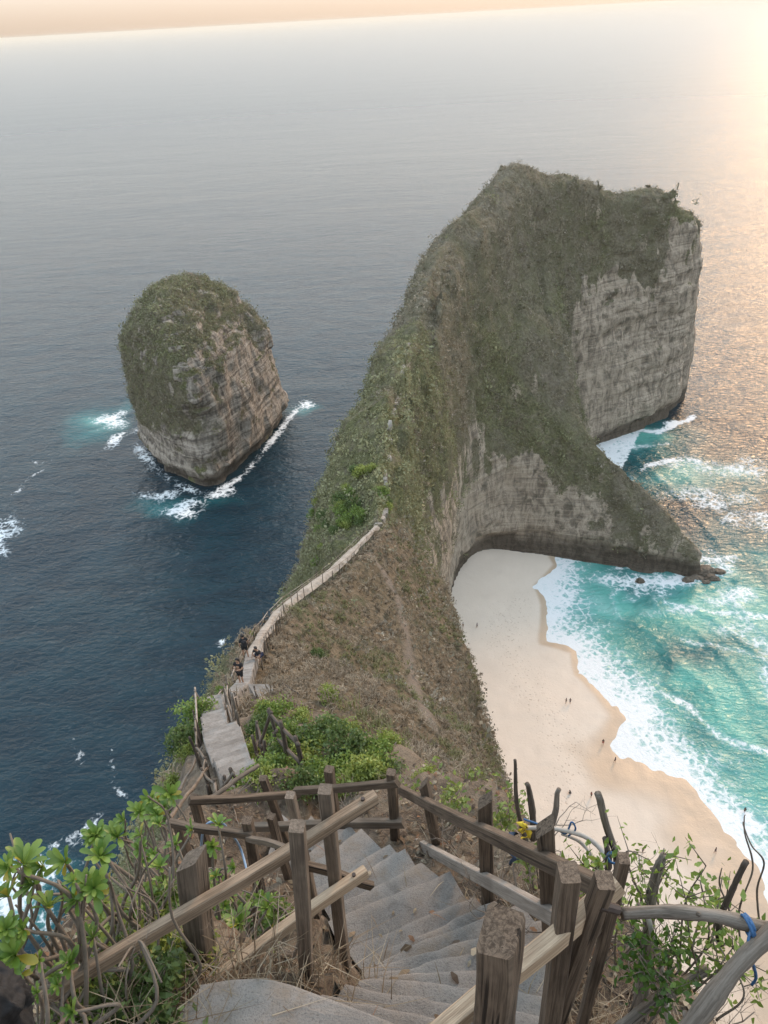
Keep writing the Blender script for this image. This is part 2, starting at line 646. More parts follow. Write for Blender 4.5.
vx, vy, vz = Vh.T
nA = fbm3(Vh / 9.0, 3, 71)
nB = fbm3(Vh / np.array([2.2, 2.2, 12], np.float32), 3, 83)              # streaks that run down the face
nC = fbm3(Vh / 30.0, 2, 91)
cd, _, cpar = seg_dist(vx, vy, COVE_BASE)
stp = sstep(0.75, 0.35, Nh[:, 2])
top_of_rock = np.interp(cpar, [0, 2, 3, 4, 5, 6, 7, 8], [52, 48, 42, 31, 19, 6, 4, 4])
r_cove = sstep(-5, 6, top_of_rock + 11 * nA + 8 * nB - vz) * sstep(34, 26, cd) * sstep(96, 108, vy)
streak = sstep(.22, .5, nB + .35 * nA) * stp * sstep(70, 100, vy) * .5
r_face = sstep(50, 58, vx) * sstep(243, 251, vy) * sstep(0.2, -0.2, Nh[:, 1]) * sstep(-5, 5, 64 + 22 * nA + 15 * nB + 12 * nC + (vx - 95) * .40 - vz)
r_base = sstep(6.0, 3.0, vz + 2 * nA) * sstep(20, 40, vy)
r_cove = r_cove * np.clip(1.0 - sstep(16, 34, vz) * (.62 - .9 * sstep(-.1, .45, nB + .4 * nA)), .25, 1)
rock = np.clip(np.maximum.reduce([r_cove * (0.55 + .45 * stp), streak, r_face * (.4 + .6 * stp), r_base]), 0, 1)
stain = np.clip(sstep(7.5, 3.5, vz + 2 * nA) , 0, 1)                     # damp dark band along the waterline
ridge_d, ridge_s, _ = seg_dist(vx, vy, [r[:2] for r in RIDGE[3:12]])
dry = sstep(122, 84, vy + 6 * nA) * sstep(0.25, .5, Nh[:, 2] + .35) * (0.75 + .25 * nC)
dry = np.where(ridge_s < 0, dry * sstep(3 + 3 * nA, 1.0, ridge_d) , dry)
green = sstep(-.05, .45, nC + .35 * nA) * .7
green = np.maximum(green, np.where((ridge_s < 0) & (vy < 130), .9 * sstep(1.0, 3.5, ridge_d + nA), 0))
green = np.maximum(green, sstep(24, 10, vy) * .5)
TRAIL_PX = [(365, 560), (383, 585), (398, 610), (408, 650), (415, 690), (426, 712), (438, 742)]
TR = [hit(*p, y0=30) for p in TRAIL_PX]
TR = [p[:2] for p in TR if p is not None]
trail = np.zeros(len(Vh))
if len(TR) > 2:
    td, _, _ = seg_dist(vx, vy, TR)
    trail = sstep(1.0, .35, td + .5 * np.abs(nA)) * (vy < 90)
headland = fast_mesh('headland_hill', Vh, Qh, None, 4, True) if False else None

# material of the land
def land_mat(name, rd, rl, strata, crack):
    m_, nt, out = new_mat(name)
    v = coords(nt, (1, 1, 1), 'World')
    a_rock, a_dry, a_green, a_stain, a_trail = (attr(nt, q) for q in ('rock', 'dry', 'green', 'stain', 'trail'))
    n_f = noise(nt, v, 1.3, 6, .62)
    n_m = noise(nt, v, 0.32, 5, .6)
    n_s = noise(nt, coords(nt, (.42, .42, .10), 'World', (.05, .08, 0)), 1.0, 7, .66, 1.3)    # downward streaks
    n_l = noise(nt, coords(nt, (.03, .03, 1.15), 'World', (0.03, 0.02, 0)), 1.0, 6, .72, .15)   # bedding planes
    n_x = noise(nt, v, 6.0, 5, .65)
    scrub = mix(nt, mrange(nt, n_f, .34, .66), (.105, .092, .062), (.23, .20, .138))
    scrub = mix(nt, mth(nt, 'MULTIPLY', mrange(nt, n_m, .45, .62), .55), scrub, (.22, .19, .148))
    scrub_g = mix(nt, mrange(nt, n_f, .35, .65), (.075, .082, .034), (.17, .172, .072))
    scrub_d = mix(nt, mrange(nt, n_f, .35, .66), (.11, .078, .05), (.24, .175, .115))
    scrub_d = mix(nt, mrange(nt, n_m, .52, .68), scrub_d, (.085, .082, .036))
    n_v = noise(nt, coords(nt, (.09, .09, .05), 'World'), 1.0, 5, .65, .8)
    scrub = mix(nt, mth(nt, 'MULTIPLY', mrange(nt, n_v, .42, .62), .7), scrub, (.135, .13, .075))
    veg = mix(nt, mth(nt, 'MULTIPLY', a_green, mrange(nt, n_m, .35, .6)), scrub, scrub_g)
    veg = mix(nt, a_dry, veg, scrub_d)
    veg = mix(nt, a_trail, veg, mix(nt, n_x, (.17, .13, .10), (.30, .25, .2)))
    rk = mix(nt, mrange(nt, n_s, .34, .60), rd, rl)
    rk = mix(nt, mth(nt, 'MULTIPLY', mrange(nt, n_l, .50, .64), strata), rk, tuple(min(1, q * 1.25) for q in rl))
    rk = mix(nt, mth(nt, 'MULTIPLY', mrange(nt, n_l, .47, .38), strata * 1.1), rk, tuple(q * .55 for q in rd))
    rk = mix(nt, mth(nt, 'MULTIPLY', mrange(nt, n_m, .54, .66), .55), rk, (.085, .080, .058))
    rk = mix(nt, mth(nt, 'MULTIPLY', mrange(nt, n_x, .55, .75), .25), rk, (.40, .26, .17))
    n_k = noise(nt, coords(nt, (.55, .55, 1.6), 'World', (.1, .06, 0)), 1.0, 7, .75, 2.2)
    rk = mix(nt, mth(nt, 'MULTIPLY', mrange(nt, n_k, .42, .33), crack), rk, tuple(q * .3 for q in rd))
    rk = mix(nt, mth(nt, 'MULTIPLY', a_stain, .75), rk, (.045, .036, .028))
    fr = mth(nt, 'ADD', a_rock, mth(nt, 'MULTIPLY', mth(nt, 'SUBTRACT', mth(nt, 'ADD', n_f, n_x), 1.0), .9))
    fr = mrange(nt, fr, .38, .62)
    colr = mix(nt, fr, veg, rk)
    hb = mth(nt, 'ADD', mth(nt, 'MULTIPLY', n_f, .8), mth(nt, 'MULTIPLY', n_x, .25))
    hb = mth(nt, 'ADD', hb, mth(nt, 'MULTIPLY', mth(nt, 'MULTIPLY', n_l, a_rock), 1.3))
    principled(nt, out, Base_Color=colr, Roughness=.92, Specular_IOR_Level=.15, Normal=bump(nt, hb, 1.0, 1.0))
    return m_


m_land = land_mat('limestone_and_scrub', (.20, .165, .128), (.49, .405, .315), .36, .55)
m_isl = land_mat('banded_island_rock', (.125, .105, .088), (.46, .395, .325), .55, .85)
headland = fast_mesh('headland_hill', Vh, Qh, m_land, 4, True)
tag(headland, kind='structure')
for nme, arr in (('rock', rock), ('dry', np.clip(dry, 0, 1)), ('green', np.clip(green, 0, 1)), ('stain', stain), ('trail', trail)):
    set_attr(headland, nme, arr)

# ================================================================== ROCK ISLAND
ISTEP = 0.8
io = np.array([-125.0, 215.0, -3.0])
idim = (int(105 / ISTEP), int(120 / ISTEP), int(88 / ISTEP))
ig = np.stack(np.meshgrid(*[io[a] + np.arange(idim[a]) * ISTEP for a in range(3)], indexing='ij'), -1).astype(np.float32)
ix, iy, iz = ig[..., 0], ig[..., 1], ig[..., 2]
# foot of each wall (two points on the water, anticlockwise seen from above) and how far it leans in by the top
ISL = [((-61, 234), (-50, 250.5), .08), ((-50, 250.5), (-35, 304), .10), ((-35, 304), (-44, 322), .16), ((-44, 322), (-75, 322), .18),
       ((-75, 322), (-101, 292), .08), ((-101, 292), (-97, 275), -.02), ((-97, 275), (-79, 247), .06), ((-79, 247), (-61, 234), .12)]
kk = 3.0
acc = None
for (ax, ay), (bx, by), lean in ISL:
    L = math.hypot(bx - ax, by - ay)
    nx_, ny_ = (by - ay) / L, -(bx - ax) / L
    pl = ((ix - ax) * nx_ + (iy - ay) * ny_ + iz * lean) / math.sqrt(1 + lean * lean)
    e = np.exp(np.clip(pl / kk, -30, 30))
    acc = e if acc is None else acc + e
# domed top, highest at the back left, steep to the right
tp = at_y(178, 277, 274)
for (cx, cy, cz, rx, ry, rz) in [(-71, 280, 10, 38, 58, tp[2] - 10)]:
    q = np.sqrt(((ix - cx) / rx) ** 2 + ((iy - cy) / ry) ** 2 + (np.maximum(iz - cz, 0) / rz) ** 2)
    pl = (q - 1) * 30
    acc = acc + np.exp(np.clip(pl / kk, -30, 30))
# sloping cut on the right shoulder
for n_, p_ in [((.64, -.12, .76), (-63, 283, 56.5)), ((.35, -.55, .75), (-62, 255, 54)), ((-.62, -.15, .77), (-86, 272, 53))]:
    n_ = np.array(n_) / np.linalg.norm(n_)
    pl = (ix - p_[0]) * n_[0] + (iy - p_[1]) * n_[1] + (iz - p_[2]) * n_[2]
    acc = acc + np.exp(np.clip(pl / kk, -30, 30))
Fi = kk * np.log(acc)
dfi = 2.6 * fbm3(ig / 12.0, 3, 101) + 1.1 * fbm3(ig / np.array([3.6, 3.6, 6], np.float32), 3, 107)
izz = iz + .8 * noise3(ig / 12, 113) + ix * .04 - iy * .01
dfi += .5 * noise3(np.stack([izz / 1.7, ix / 30, iy / 30], -1), 117) * sstep(60, 45, iz) + .35 * noise3(np.stack([izz / .9, ix / 22, iy / 22], -1), 119)
dfi += 2.4 * sstep(5, 1.5, iz)
Vi, Qi = surface_nets((Fi + dfi).astype(np.float32), io, ISTEP)
Vi = Vi.astype(np.float32)
Ni = vert_normals(Vi, Qi)
jx, jy, jz = Vi.T
iA, iB, iC = fbm3(Vi / 8, 3, 121), fbm3(Vi / np.array([3, 3, 9], np.float32), 3, 127), fbm3(Vi / 20, 2, 131)
i_patch = sstep(.25, .5, fbm3(Vi / 5, 3, 137))
right_face = sstep(-.1, .35, Ni[:, 0] * .9 - Ni[:, 1] * .25)
i_rock = right_face * sstep(-5, 5, 58 + 9 * iA + 6 * iB - jz) * sstep(.75, .5, Ni[:, 2])
low_left = sstep(-4, 4, 16 + 8 * iA + 5 * iB + (jx + 85) * .25 - jz)
i_rock = np.maximum(i_rock * (.55 + .45 * sstep(-.25, .1, iC + .5 * iA + .2)), low_left * .85)
i_rock = np.clip(np.maximum.reduce([i_rock * (1 - .75 * i_patch), sstep(.24, .45, iB) * .75]), 0, 1)
island = fast_mesh('rock_island', Vi, Qi, m_isl, 4, True)
tag(island, 'steep rock island with green bushy top standing alone in the dark sea', 'rock island')
for nme, arr in (('rock', i_rock), ('dry', jz * 0), ('green', np.clip(sstep(-.3, .3, iC) * .8 * sstep(.1, .5, Ni[:, 2]) + .25, 0, 1)), ('stain', sstep(6, 3, jz + 2 * iA)), ('trail', jz * 0)):
    set_attr(island, nme, arr)
ISL_FOOT = [p[0] for p in ISL] + [ISL[0][0]]

# ================================================================== BEACH
bx_ = np.arange(4, 96, .6); by_ = np.arange(40, 200, .6)
BX, BY = np.meshgrid(bx_, by_, indexing='ij')
wd, ws, _ = seg_dist(BX, BY, WATER)
land = wd * ws                                              # + landward (right of a line walked towards the camera)
_s = seg_dist(np.array([30.]), np.array([150.]), WATER)[1][0]
if _s < 0: land = -land
LAND_SIGN = 1 if _s > 0 else -1
bz = np.where(land > 0, np.minimum(land * .055, 1.3 + land * .02), land * .10) + .03
bz += .10 * noise3(np.stack([BX / 7, BY / 7, BX * 0], -1), 141) + .05 * noise3(np.stack([BX / 1.9, BY / 1.9, BX * 0], -1), 143)
bz = np.maximum(np.where(land > 3, np.maximum(bz, .12), bz), -2.5)
nbx, nby = BX.shape
ii = np.arange(nbx * nby).reshape(nbx, nby)
Qb = np.stack([ii[:-1, :-1], ii[1:, :-1], ii[1:, 1:], ii[:-1, 1:]], -1).reshape(-1, 4)
Vb = np.stack([BX, BY, bz], -1).reshape(-1, 3)
m_sand, nt, out = new_mat('pale_coral_sand')
v = coords(nt, (1, 1, 1), 'World')
wet = attr(nt, 'wet'); tram = attr(nt, 'trampled')
n1 = noise(nt, v, .18, 4); n2 = noise(nt, v, 1.1, 4, .6); n3 = noise(nt, v, 4.5, 3)
c = mix(nt, n1, (.66, .55, .445), (.74, .63, .52))
c = mix(nt, mth(nt, 'MULTIPLY', n2, .35), c, (.62, .52, .42))
foot = mth(nt, 'MULTIPLY', mrange(nt, nd(nt, 'ShaderNodeTexVoronoi', None, Vector=v, Scale=1.25).outputs['Distance'], .34, .16), tram)
c = mix(nt, mth(nt, 'MULTIPLY', mth(nt, 'MULTIPLY', foot, mrange(nt, n2, .42, .6)), .45), c, (.33, .22, .155))
c = mix(nt, mth(nt, 'MULTIPLY', mrange(nt, wet, .05, .9), .9), c, (.47, .345, .235))
rgh = mrange(nt, wet, .25, .85, .9, .38)
hb = mth(nt, 'ADD', mth(nt, 'MULTIPLY', n2, .5), mth(nt, 'MULTIPLY', n3, .2))
hb = mth(nt, 'SUBTRACT', hb, mth(nt, 'MULTIPLY', foot, .5))
principled(nt, out, Base_Color=c, Roughness=rgh, Normal=bump(nt, hb, .45, .25))
beach = fast_mesh('beach_sand', Vb, Qb, m_sand, 4, True)
tag(beach, kind='structure')
lf = land.ravel()
wn = noise3(np.stack([BX / 9, BY / 9, BX * 0], -1), 147).ravel()
wetlim = np.interp(BY.ravel(), [85, 105, 122, 135, 190], [17, 18, 6, 2.2, 1.6])
set_attr(beach, 'wet', sstep(1.15, 0.0, lf / wetlim + .35 * wn) * (lf > -5))
TRAMP = [at_z(*p)[:2] for p in [(520, 600), (500, 640), (528, 700), (560, 730), (570, 745), (563, 790), (556, 830), (575, 860)]]
tdist, _, _ = seg_dist(BX.ravel(), BY.ravel(), TRAMP)
set_attr(beach, 'trampled', np.clip(sstep(7, 1.0, tdist + 2 * wn) * .95 + .12, 0, 1))

# ================================================================== SEA
def axis(a, b, st, lo, hi):
    c = list(np.arange(a, b, st))
    s, q = st, c[-1]
    while q < hi:
        s *= 1.16; q += s; c.append(q)
    s, q, pre = st, c[0], []
    while q > lo:
        s *= 1.16; q -= s; pre.append(q)
    return np.array(pre[::-1] + c)

sx = axis(-150, 190, .9, -60000, 60000)
sy = axis(70, 360, .9, -400, 60000)
SX, SY = np.meshgrid(sx, sy, indexing='ij')
dwd, dws, _ = seg_dist(SX, SY, WATER)
off = -LAND_SIGN * dwd * dws                                # + seaward
fwd_, fws, _ = seg_dist(SX, SY, FOAM)
off2 = -LAND_SIGN * fwd_ * fws
incv = sstep(30, 42, SX) * sstep(60, 75, SY) * sstep(330, 250, SY)
p2 = np.stack([SX, SY, SX * 0], -1)
wA = fbm3(p2 / 16, 3, 201); wB = fbm3(p2 / 5, 3, 207); wC = fbm3(p2 / 45, 2, 211)
amp = sstep(900, 250, np.hypot(SX, SY)) * (.3 + .7 * sstep(2, 14, np.where(incv > .5, off, 50)))
sz = np.zeros_like(SX)
for k in range(16):
    lam = 3.2 * 1.22 ** k
    an = math.radians(205 + rng.normal(0, 42))
    ph = rng.uniform(0, 6.28)
    s = np.sin((SX * math.cos(an) + SY * math.sin(an)) * 2 * math.pi / lam + ph + 1.6 * wC + .8 * wA)
    sz += .0125 * lam ** .75 * (1 - np.abs(s) * 1.3)
sz = sz * amp * .24
# swell lines running in to the beach
crest_ph = np.where(off > 0, off, 0)
cw = np.sin(crest_ph / 9.5 * 2 * math.pi + 2.4 * wA + 1.6 * wC)
swell = incv * sstep(8, 18, off) * sstep(75, 40, off)
sz += swell * .3 * np.maximum(cw, 0) ** 3
foam = np.zeros_like(SX)
a_, b_ = off, -off2
band = np.where((off > -5) & (off2 < 0), 1 - .38 * np.clip(a_ / (a_ + b_ + .01), 0, 1), 0)
outer = np.where((off > 0) & (off2 >= 0), .62 * np.exp(-np.maximum(off2, 0) / 6.5), 0)
foam = np.maximum(band, outer) * incv
foam = np.maximum(foam, swell * .50 * sstep(.55, .95, cw) * sstep(-.2, .4, wC))


wx_ = 7 * fbm3(p2 / 11, 3, 231); wy_ = 7 * fbm3(p2 / 11, 3, 237)


def blob(px, py, rx, ry, s, rot=0.0):
    c = at_z(px, py)
    dx, dy = SX + wx_ - c[0], SY + wy_ - c[1]
    cr2, sr2 = math.cos(rot), math.sin(rot)
    u, w = dx * cr2 + dy * sr2, -dx * sr2 + dy * cr2
    return s * np.exp(-((u / rx) ** 2 + (w / ry) ** 2))


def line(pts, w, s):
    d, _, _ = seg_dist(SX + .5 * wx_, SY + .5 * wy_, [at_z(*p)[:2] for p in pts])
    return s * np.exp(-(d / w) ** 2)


for args in [(720, 560, 9, 6, .85), (735, 600, 8, 5, .6), (700, 500, 16, 9, .62), (750, 520, 12, 9, .60), (735, 470, 22, 10, .55), (680, 465, 12, 6, .55),
             (655, 464, 9, 3.0, .85), (690, 610, 10, 5, .5), (750, 640, 9, 6, .5), (625, 570, 7, 3, .6), (660, 588, 8, 2.5, .6),
             (3, 532, 6, 8, .80), (0, 550, 5, 5, .7), (40, 465, 4, 2, .5), (26, 882, 9, 6, .9), (8, 908, 10, 5, .95), (52, 852, 5, 4, .5),
             (225, 640, 3, 2, .7), (110, 420, 9, 9, .78), (118, 440, 4, 8, .8), (160, 497, 9, 5, .74), (190, 508, 9, 4, .8), (218, 498, 7, 4, .7), (298, 405, 6, 4, .72)]:
    foam = np.maximum(foam, blob(*args))
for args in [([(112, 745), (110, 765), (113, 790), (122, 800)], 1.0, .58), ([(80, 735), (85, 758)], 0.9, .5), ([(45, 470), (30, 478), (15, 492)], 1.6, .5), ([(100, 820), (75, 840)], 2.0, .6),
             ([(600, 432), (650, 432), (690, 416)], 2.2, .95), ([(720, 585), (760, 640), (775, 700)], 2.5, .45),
             ([(647, 692), (690, 712), (740, 742), (768, 748)], 1.4, .63), ([(692, 726), (725, 735), (770, 745)], 1.2, .6), ([(608, 445), (640, 450), (668, 445)], 3, .55),  # leading pair: sunlit crest glints painted in as white foam lines
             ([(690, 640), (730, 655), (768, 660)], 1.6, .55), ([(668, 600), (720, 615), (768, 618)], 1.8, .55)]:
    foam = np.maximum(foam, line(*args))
# surf round the island
idd, ids, _ = seg_dist(SX, SY, ISL_FOOT)
ring = np.exp(-(idd / np.where(SX > -57, 2.0, 3.6)) ** 2) * (.62 + .5 * wA) * sstep(318, 300, SY)
foam = np.maximum(foam, ring)
# wash at the foot of the spur
sd_, _, _ = seg_dist(SX, SY, [(60, 176), (78, 172), (92, 173), (99, 178), (97, 188)])
foam = np.maximum(foam, np.exp(-(sd_ / 4.0) ** 2) * (.6 + .4 * wA))
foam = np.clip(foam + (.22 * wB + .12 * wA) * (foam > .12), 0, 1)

shal = 1.0 * np.exp(-np.maximum(off, 0) / 26) * incv
for args in [(640, 440, 20, 16, .75), (600, 600, 18, 14, .85), (700, 620, 26, 24, .72), (720, 700, 16, 20, .78), (690, 690, 14, 12, .75), (740, 760, 14, 14, .6), (690, 480, 26, 16, .62), (760, 560, 30, 24, .5),
             (100, 422, 13, 18, .55), (165, 508, 12, 7, .40), (215, 505, 9, 5, .3), (300, 408, 9, 5, .35), (12, 895, 10, 7, .85), (740, 610, 34, 30, .66), (770, 690, 28, 26, .7), (770, 780, 20, 20, .7)]:
    shal = np.maximum(shal, blob(*args))
shal = np.clip(shal + .16 * wA * (shal > .1), 0, 1)
sz -= .05
nsx, nsy = SX.shape
ii = np.arange(nsx * nsy).reshape(nsx, nsy)
Qs = np.stack([ii[:-1, :-1], ii[1:, :-1], ii[1:, 1:], ii[:-1, 1:]], -1).reshape(-1, 4)
Vs = np.stack([SX, SY, sz], -1).reshape(-1, 3)
m_sea, nt, out = new_mat('sea_water')
v = coords(nt, (1, 1, 1), 'World')
fo, sh = attr(nt, 'foam'), attr(nt, 'shallow')
w1 = noise(nt, coords(nt, (.5, .9, 1), 'World', (0, 0, .6)), .8, 4, .6, .5)
w2 = noise(nt, coords(nt, (.5, 1, 1), 'World', (0, 0, .25)), .11, 4, .6, .5)
w3 = noise(nt, coords(nt, (.4, 1, 1), 'World', (0, 0, -.05)), .012, 5, .6, .3)
lace = nd(nt, 'ShaderNodeTexVoronoi', {'feature': 'DISTANCE_TO_EDGE'}, Vector=nd(nt, 'ShaderNodeVectorMath', {'operation': 'ADD'}, **{'_0': v, '_1': nd(nt, 'ShaderNodeVectorMath', {'operation': 'SCALE'}, **{'_0': nd(nt, 'ShaderNodeTexNoise', None, Vector=v, Scale=.5, Detail=4).outputs['Color'], 'Scale': 3.4}).outputs[0]}).outputs[0], Scale=.42).outputs['Distance']
lacef = mrange(nt, lace, .0, .26, 1, 0)
nf = noise(nt, v, .75, 6, .68, .8)
deep = mix(nt, mrange(nt, w2, .35, .65), (.002, .018, .030), (.004, .028, .042))
c = mix(nt, mrange(nt, sh, .0, .45), deep, (.008, .105, .115))
c = mix(nt, mrange(nt, sh, .35, .8), c, (.11, .38, .32))
c = mix(nt, mrange(nt, sh, .75, 1.0), c, (.30, .56, .50))
fm = mth(nt, 'ADD', fo, mth(nt, 'MULTIPLY', mth(nt, 'SUBTRACT', nf, .5), 1.1))
fm = mth(nt, 'ADD', fm, mth(nt, 'MULTIPLY', mth(nt, 'SUBTRACT', lacef, .45), .26))
fm = mth(nt, 'MULTIPLY', mrange(nt, fm, .40, .86), mrange(nt, fo, .08, .30))
aer = mth(nt, 'MULTIPLY', mth(nt, 'MULTIPLY', mrange(nt, fo, .10, .65), mrange(nt, sh, .30, .75)), .75)                  # milky, bubble-filled water round the foam
c = mix(nt, aer, c, (.24, .47, .46))
hh_ = mth(nt, 'ADD', mth(nt, 'MULTIPLY', w1, .55), mth(nt, 'MULTIPLY', w2, .8))
b1 = bump(nt, hh_, 1.0, 1.0)
b2 = bump(nt, w3, .6, 5.0, b1)
ln_ = nd(nt, 'ShaderNodeVectorMath', {'operation': 'LENGTH'}, **{'_0': v}).outputs['Value']
rgh_w = mrange(nt, ln_, 250, 1800, .15, .28)       # wind-roughened further out
wat = nd(nt, 'ShaderNodeBsdfPrincipled', None, Base_Color=c, Roughness=rgh_w, IOR=1.30, Normal=b2)
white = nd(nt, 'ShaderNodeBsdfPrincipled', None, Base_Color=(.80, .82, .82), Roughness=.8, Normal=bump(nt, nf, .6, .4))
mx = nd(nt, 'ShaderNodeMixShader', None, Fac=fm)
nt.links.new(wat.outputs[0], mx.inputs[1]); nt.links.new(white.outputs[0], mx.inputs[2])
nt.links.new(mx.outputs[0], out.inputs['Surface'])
sea = fast_mesh('sea_water', Vs, Qs, m_sea, 4, True)
tag(sea, kind='structure')
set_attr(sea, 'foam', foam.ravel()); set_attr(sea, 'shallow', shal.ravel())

# ================================================================== NEAR GROUND, STAIRWAY, PATH
m_soil, nt, out = new_mat('dry_soil_and_straw')
v = coords(nt, (1, 1, 1), 'World')
n1 = noise(nt, v, 2.2, 5, .6); n2 = noise(nt, v, 14, 5, .65); n3 = noise(nt, v, 60, 3)
c = mix(nt, mrange(nt, n1, .35, .65), (.085, .062, .043), (.19, .145, .10))
c = mix(nt, mth(nt, 'MULTIPLY', mrange(nt, n2, .5, .7), .6), c, (.27, .21, .15))
c = mix(nt, mth(nt, 'MULTIPLY', mrange(nt, n2, .46, .3), .7), c, (.035, .028, .02))
principled(nt, out, Base_Color=c, Roughness=.95, Normal=bump(nt, mth(nt, 'ADD', n2, mth(nt, 'MULTIPLY', n3, .4)), .8, .05))

m_step, nt, out = new_mat('worn_cement')
v = coords(nt, (1, 1, 1), 'World')
n1 = noise(nt, v, 1.6, 5, .6); n2 = noise(nt, v, 9, 6, .7); n3 = noise(nt, v, 95, 4, .7)
c = mix(nt, mrange(nt, n1, .32, .68), (.165, .150, .134), (.255, .232, .206))
c = mix(nt, mth(nt, 'MULTIPLY', mrange(nt, n2, .5, .72), .55), c, (.31, .265, .22))
c = mix(nt, mth(nt, 'MULTIPLY', mrange(nt, n3, .5, .68), .5), c, (.27, .25, .225))
c = mix(nt, mth(nt, 'MULTIPLY', mrange(nt, n3, .48, .34), .6), c, (.08, .072, .064))
n4 = noise(nt, v, 3.4, 6, .7, .6)
c = mix(nt, mth(nt, 'MULTIPLY', mrange(nt, n4, .50, .66), .65), c, (.20, .155, .11))
c = mix(nt, mth(nt, 'MULTIPLY', mrange(nt, n4, .45, .33), .55), c, (.10, .09, .08))
c = mix(nt, mth(nt, 'MULTIPLY', attr(nt, 'worn'), .65), c, (.36, .31, .26))
hb = mth(nt, 'ADD', mth(nt, 'MULTIPLY', n2, .6), mth(nt, 'MULTIPLY', n3, .5))
principled(nt, out, Base_Color=c, Roughness=.9, Normal=bump(nt, hb, .7, .02))

# nosings of the winding flight, from the lowest (first) to the highest; left end, right end in the picture
NOS = [((296, 862), (351, 826)), ((303, 870), (362, 830)), ((310, 893), (389, 844)), ((320, 901), (404, 848)), ((330, 909), (421, 862)), ((328, 922), (450, 871)),
       ((346, 951), (474, 897)), ((364, 961), (494, 900)), ((362, 968), (520, 903)), ((362, 972), (548, 918)), ((362, 975), (557, 938)), ((362, 981), (560, 962)),
       ((360, 978), (558, 996)), ((345, 987), (558, 1018)), ((322, 994), (552, 1042)), ((300, 1001), (540, 1062))]
NOS = NOS[::-1]                                            # walk down
d0 = -(above_stairs(384, 1020)[2] - H); d1 = -(above_stairs(330, 842)[2] - H)
NZ = [H - (d0 + (d1 - d0) * k / (len(NOS) - 1)) for k in range(len(NOS))]
edges = []
for (l, r), z_ in zip(NOS, NZ):
    a, b = at_z(*l, z_), at_z(*r, z_)
    edges.append((a, b))
# flights above (towards the viewer's feet) and below (turning left out of sight)
rise = (NZ[0] - NZ[-1]) / (len(NOS) - 1)
pre = []
a0, b0 = edges[0]
for k in range(8, 0, -1):
    s = k * .20
    pre.append((a0 + np.array([-.10 - .05 * k, -s - .05, rise * k]), b0 + np.array([.03 * k, -s - .02, rise * k])))
post = []
aL, bL = edges[-1]
for k in range(1, 6):
    s = .25 * k
    an = math.radians(min(70, 28 + 4 * k))
    dv = np.array([-math.sin(an), math.cos(an), 0])
    base = (post[-1] if post else (aL, bL))
    post.append((base[0] + dv * .17 + np.array([0, 0, -.235]), base[1] + dv * .27 + np.array([0, 0, -.235])))
EDG = pre + edges + post


def riser_row(a, b, n, seed):
    P = np.linspace(a, b, n)
    d = (b - a); d = d / np.linalg.norm(d); nrm = np.array([-d[1], d[0], 0])
    t = np.linspace(0, 1, n)
    wob = noise3(np.stack([t * 4 + seed * 3.1, t * 0 + seed, t * 0], -1), 301) * .010 + noise3(np.stack([t * 14 + seed * 3.1, t * 0 + seed, t * 0], -1), 303) * .007
    zz = noise3(np.stack([t * 6 + seed * 1.1, t * 0 + seed, t * 0 + 9], -1), 307) * .008
    return P + nrm[None] * wob[:, None] + np.array([0, 0, 1.])[None] * zz[:, None]


Vst, Fst, Wst = [], [], []
NS = 26
nrow = 0
for k, (a, b) in enumerate(EDG):
    row = riser_row(a, b, NS, k)
    prv = riser_row(*EDG[k - 1], NS, k - 1) if k else row - np.array([0, .3, 0])
    back = prv.copy(); back[:, 2] = a[2] - .012
    rows, ws = [back, back * .75 + row * .25, back * .5 + row * .5, back * .25 + row * .75, row * .93 + back * .07 + np.array([0, 0, .004])], [0, 0, 0, .15, .8]
    dd = (row - back); dd[:, 2] = 0
    ln = np.linalg.norm(dd, axis=1, keepdims=True) + 1e-6
    rows += [row + np.array([0, 0, .002]), row + np.array([0, 0, -.006]), row + dd / ln * .008 + np.array([0, 0, -.03]), row + dd / ln * .003 + np.array([0, 0, -.42])]
    ws += [1.0, 1.0, .5, 0]
    for q, w_ in zip(rows, ws):
        q = q.copy()
        q[:, 2] += .006 * noise3(q * 7, 311)
        Vst.append(q); Wst.append(np.full(NS, w_) * (.6 + .4 * noise3(q * 3, 313)))
    for r in range(len(rows) - 1):
        if r == 5: continue
        o = (nrow + r) * NS
        for j in range(NS - 1):
            Fst.append((o + j, o + j + 1, o + NS + j + 1, o + NS + j))
    nrow += len(rows)
stair = mesh_obj('stairway', np.concatenate(Vst), Fst, m_step, None, True)
set_attr(stair, 'worn', np.clip(np.concatenate(Wst), 0, 1))
tag(stair, kind='structure')
lz_ = NZ[0] + rise * 1.0 + .004
lpx = [(176, 1016), (200, 984), (232, 979), (266, 978), (292, 985), (330, 999), (362, 1010), (392, 1022), (400, 1110), (120, 1110)]
lt = np.array([at_z(*q, lz_) for q in lpx])
Vl_, Fl_ = [], []
cen = lt.mean(0)
n_l = len(lt)
for f_, dz_ in ((0, 0), (.5, .004), (.9, 0), (.985, -.002), (1.0, -.018), (1.0, -.5)):
    for q in lt:
        r_ = cen + (q - cen) * max(f_, .001); r_[2] = lz_ + dz_ + .006 * float(noise3(r_ * 5, 351)); Vl_.append(r_)
for l_ in range(5):
    for j_ in range(n_l):
        Fl_.append((l_ * n_l + j_, l_ * n_l + (j_ + 1) % n_l, (l_ + 1) * n_l + (j_ + 1) % n_l, (l_ + 1) * n_l + j_))
stair_l = mesh_obj('stair_landing', np.array(Vl_), Fl_, m_step, None, False)
set_attr(stair_l, 'worn', np.array([.0, .1, .3, .9, .8, 0]).repeat(n_l) * .8)
tag(stair_l, kind='structure')
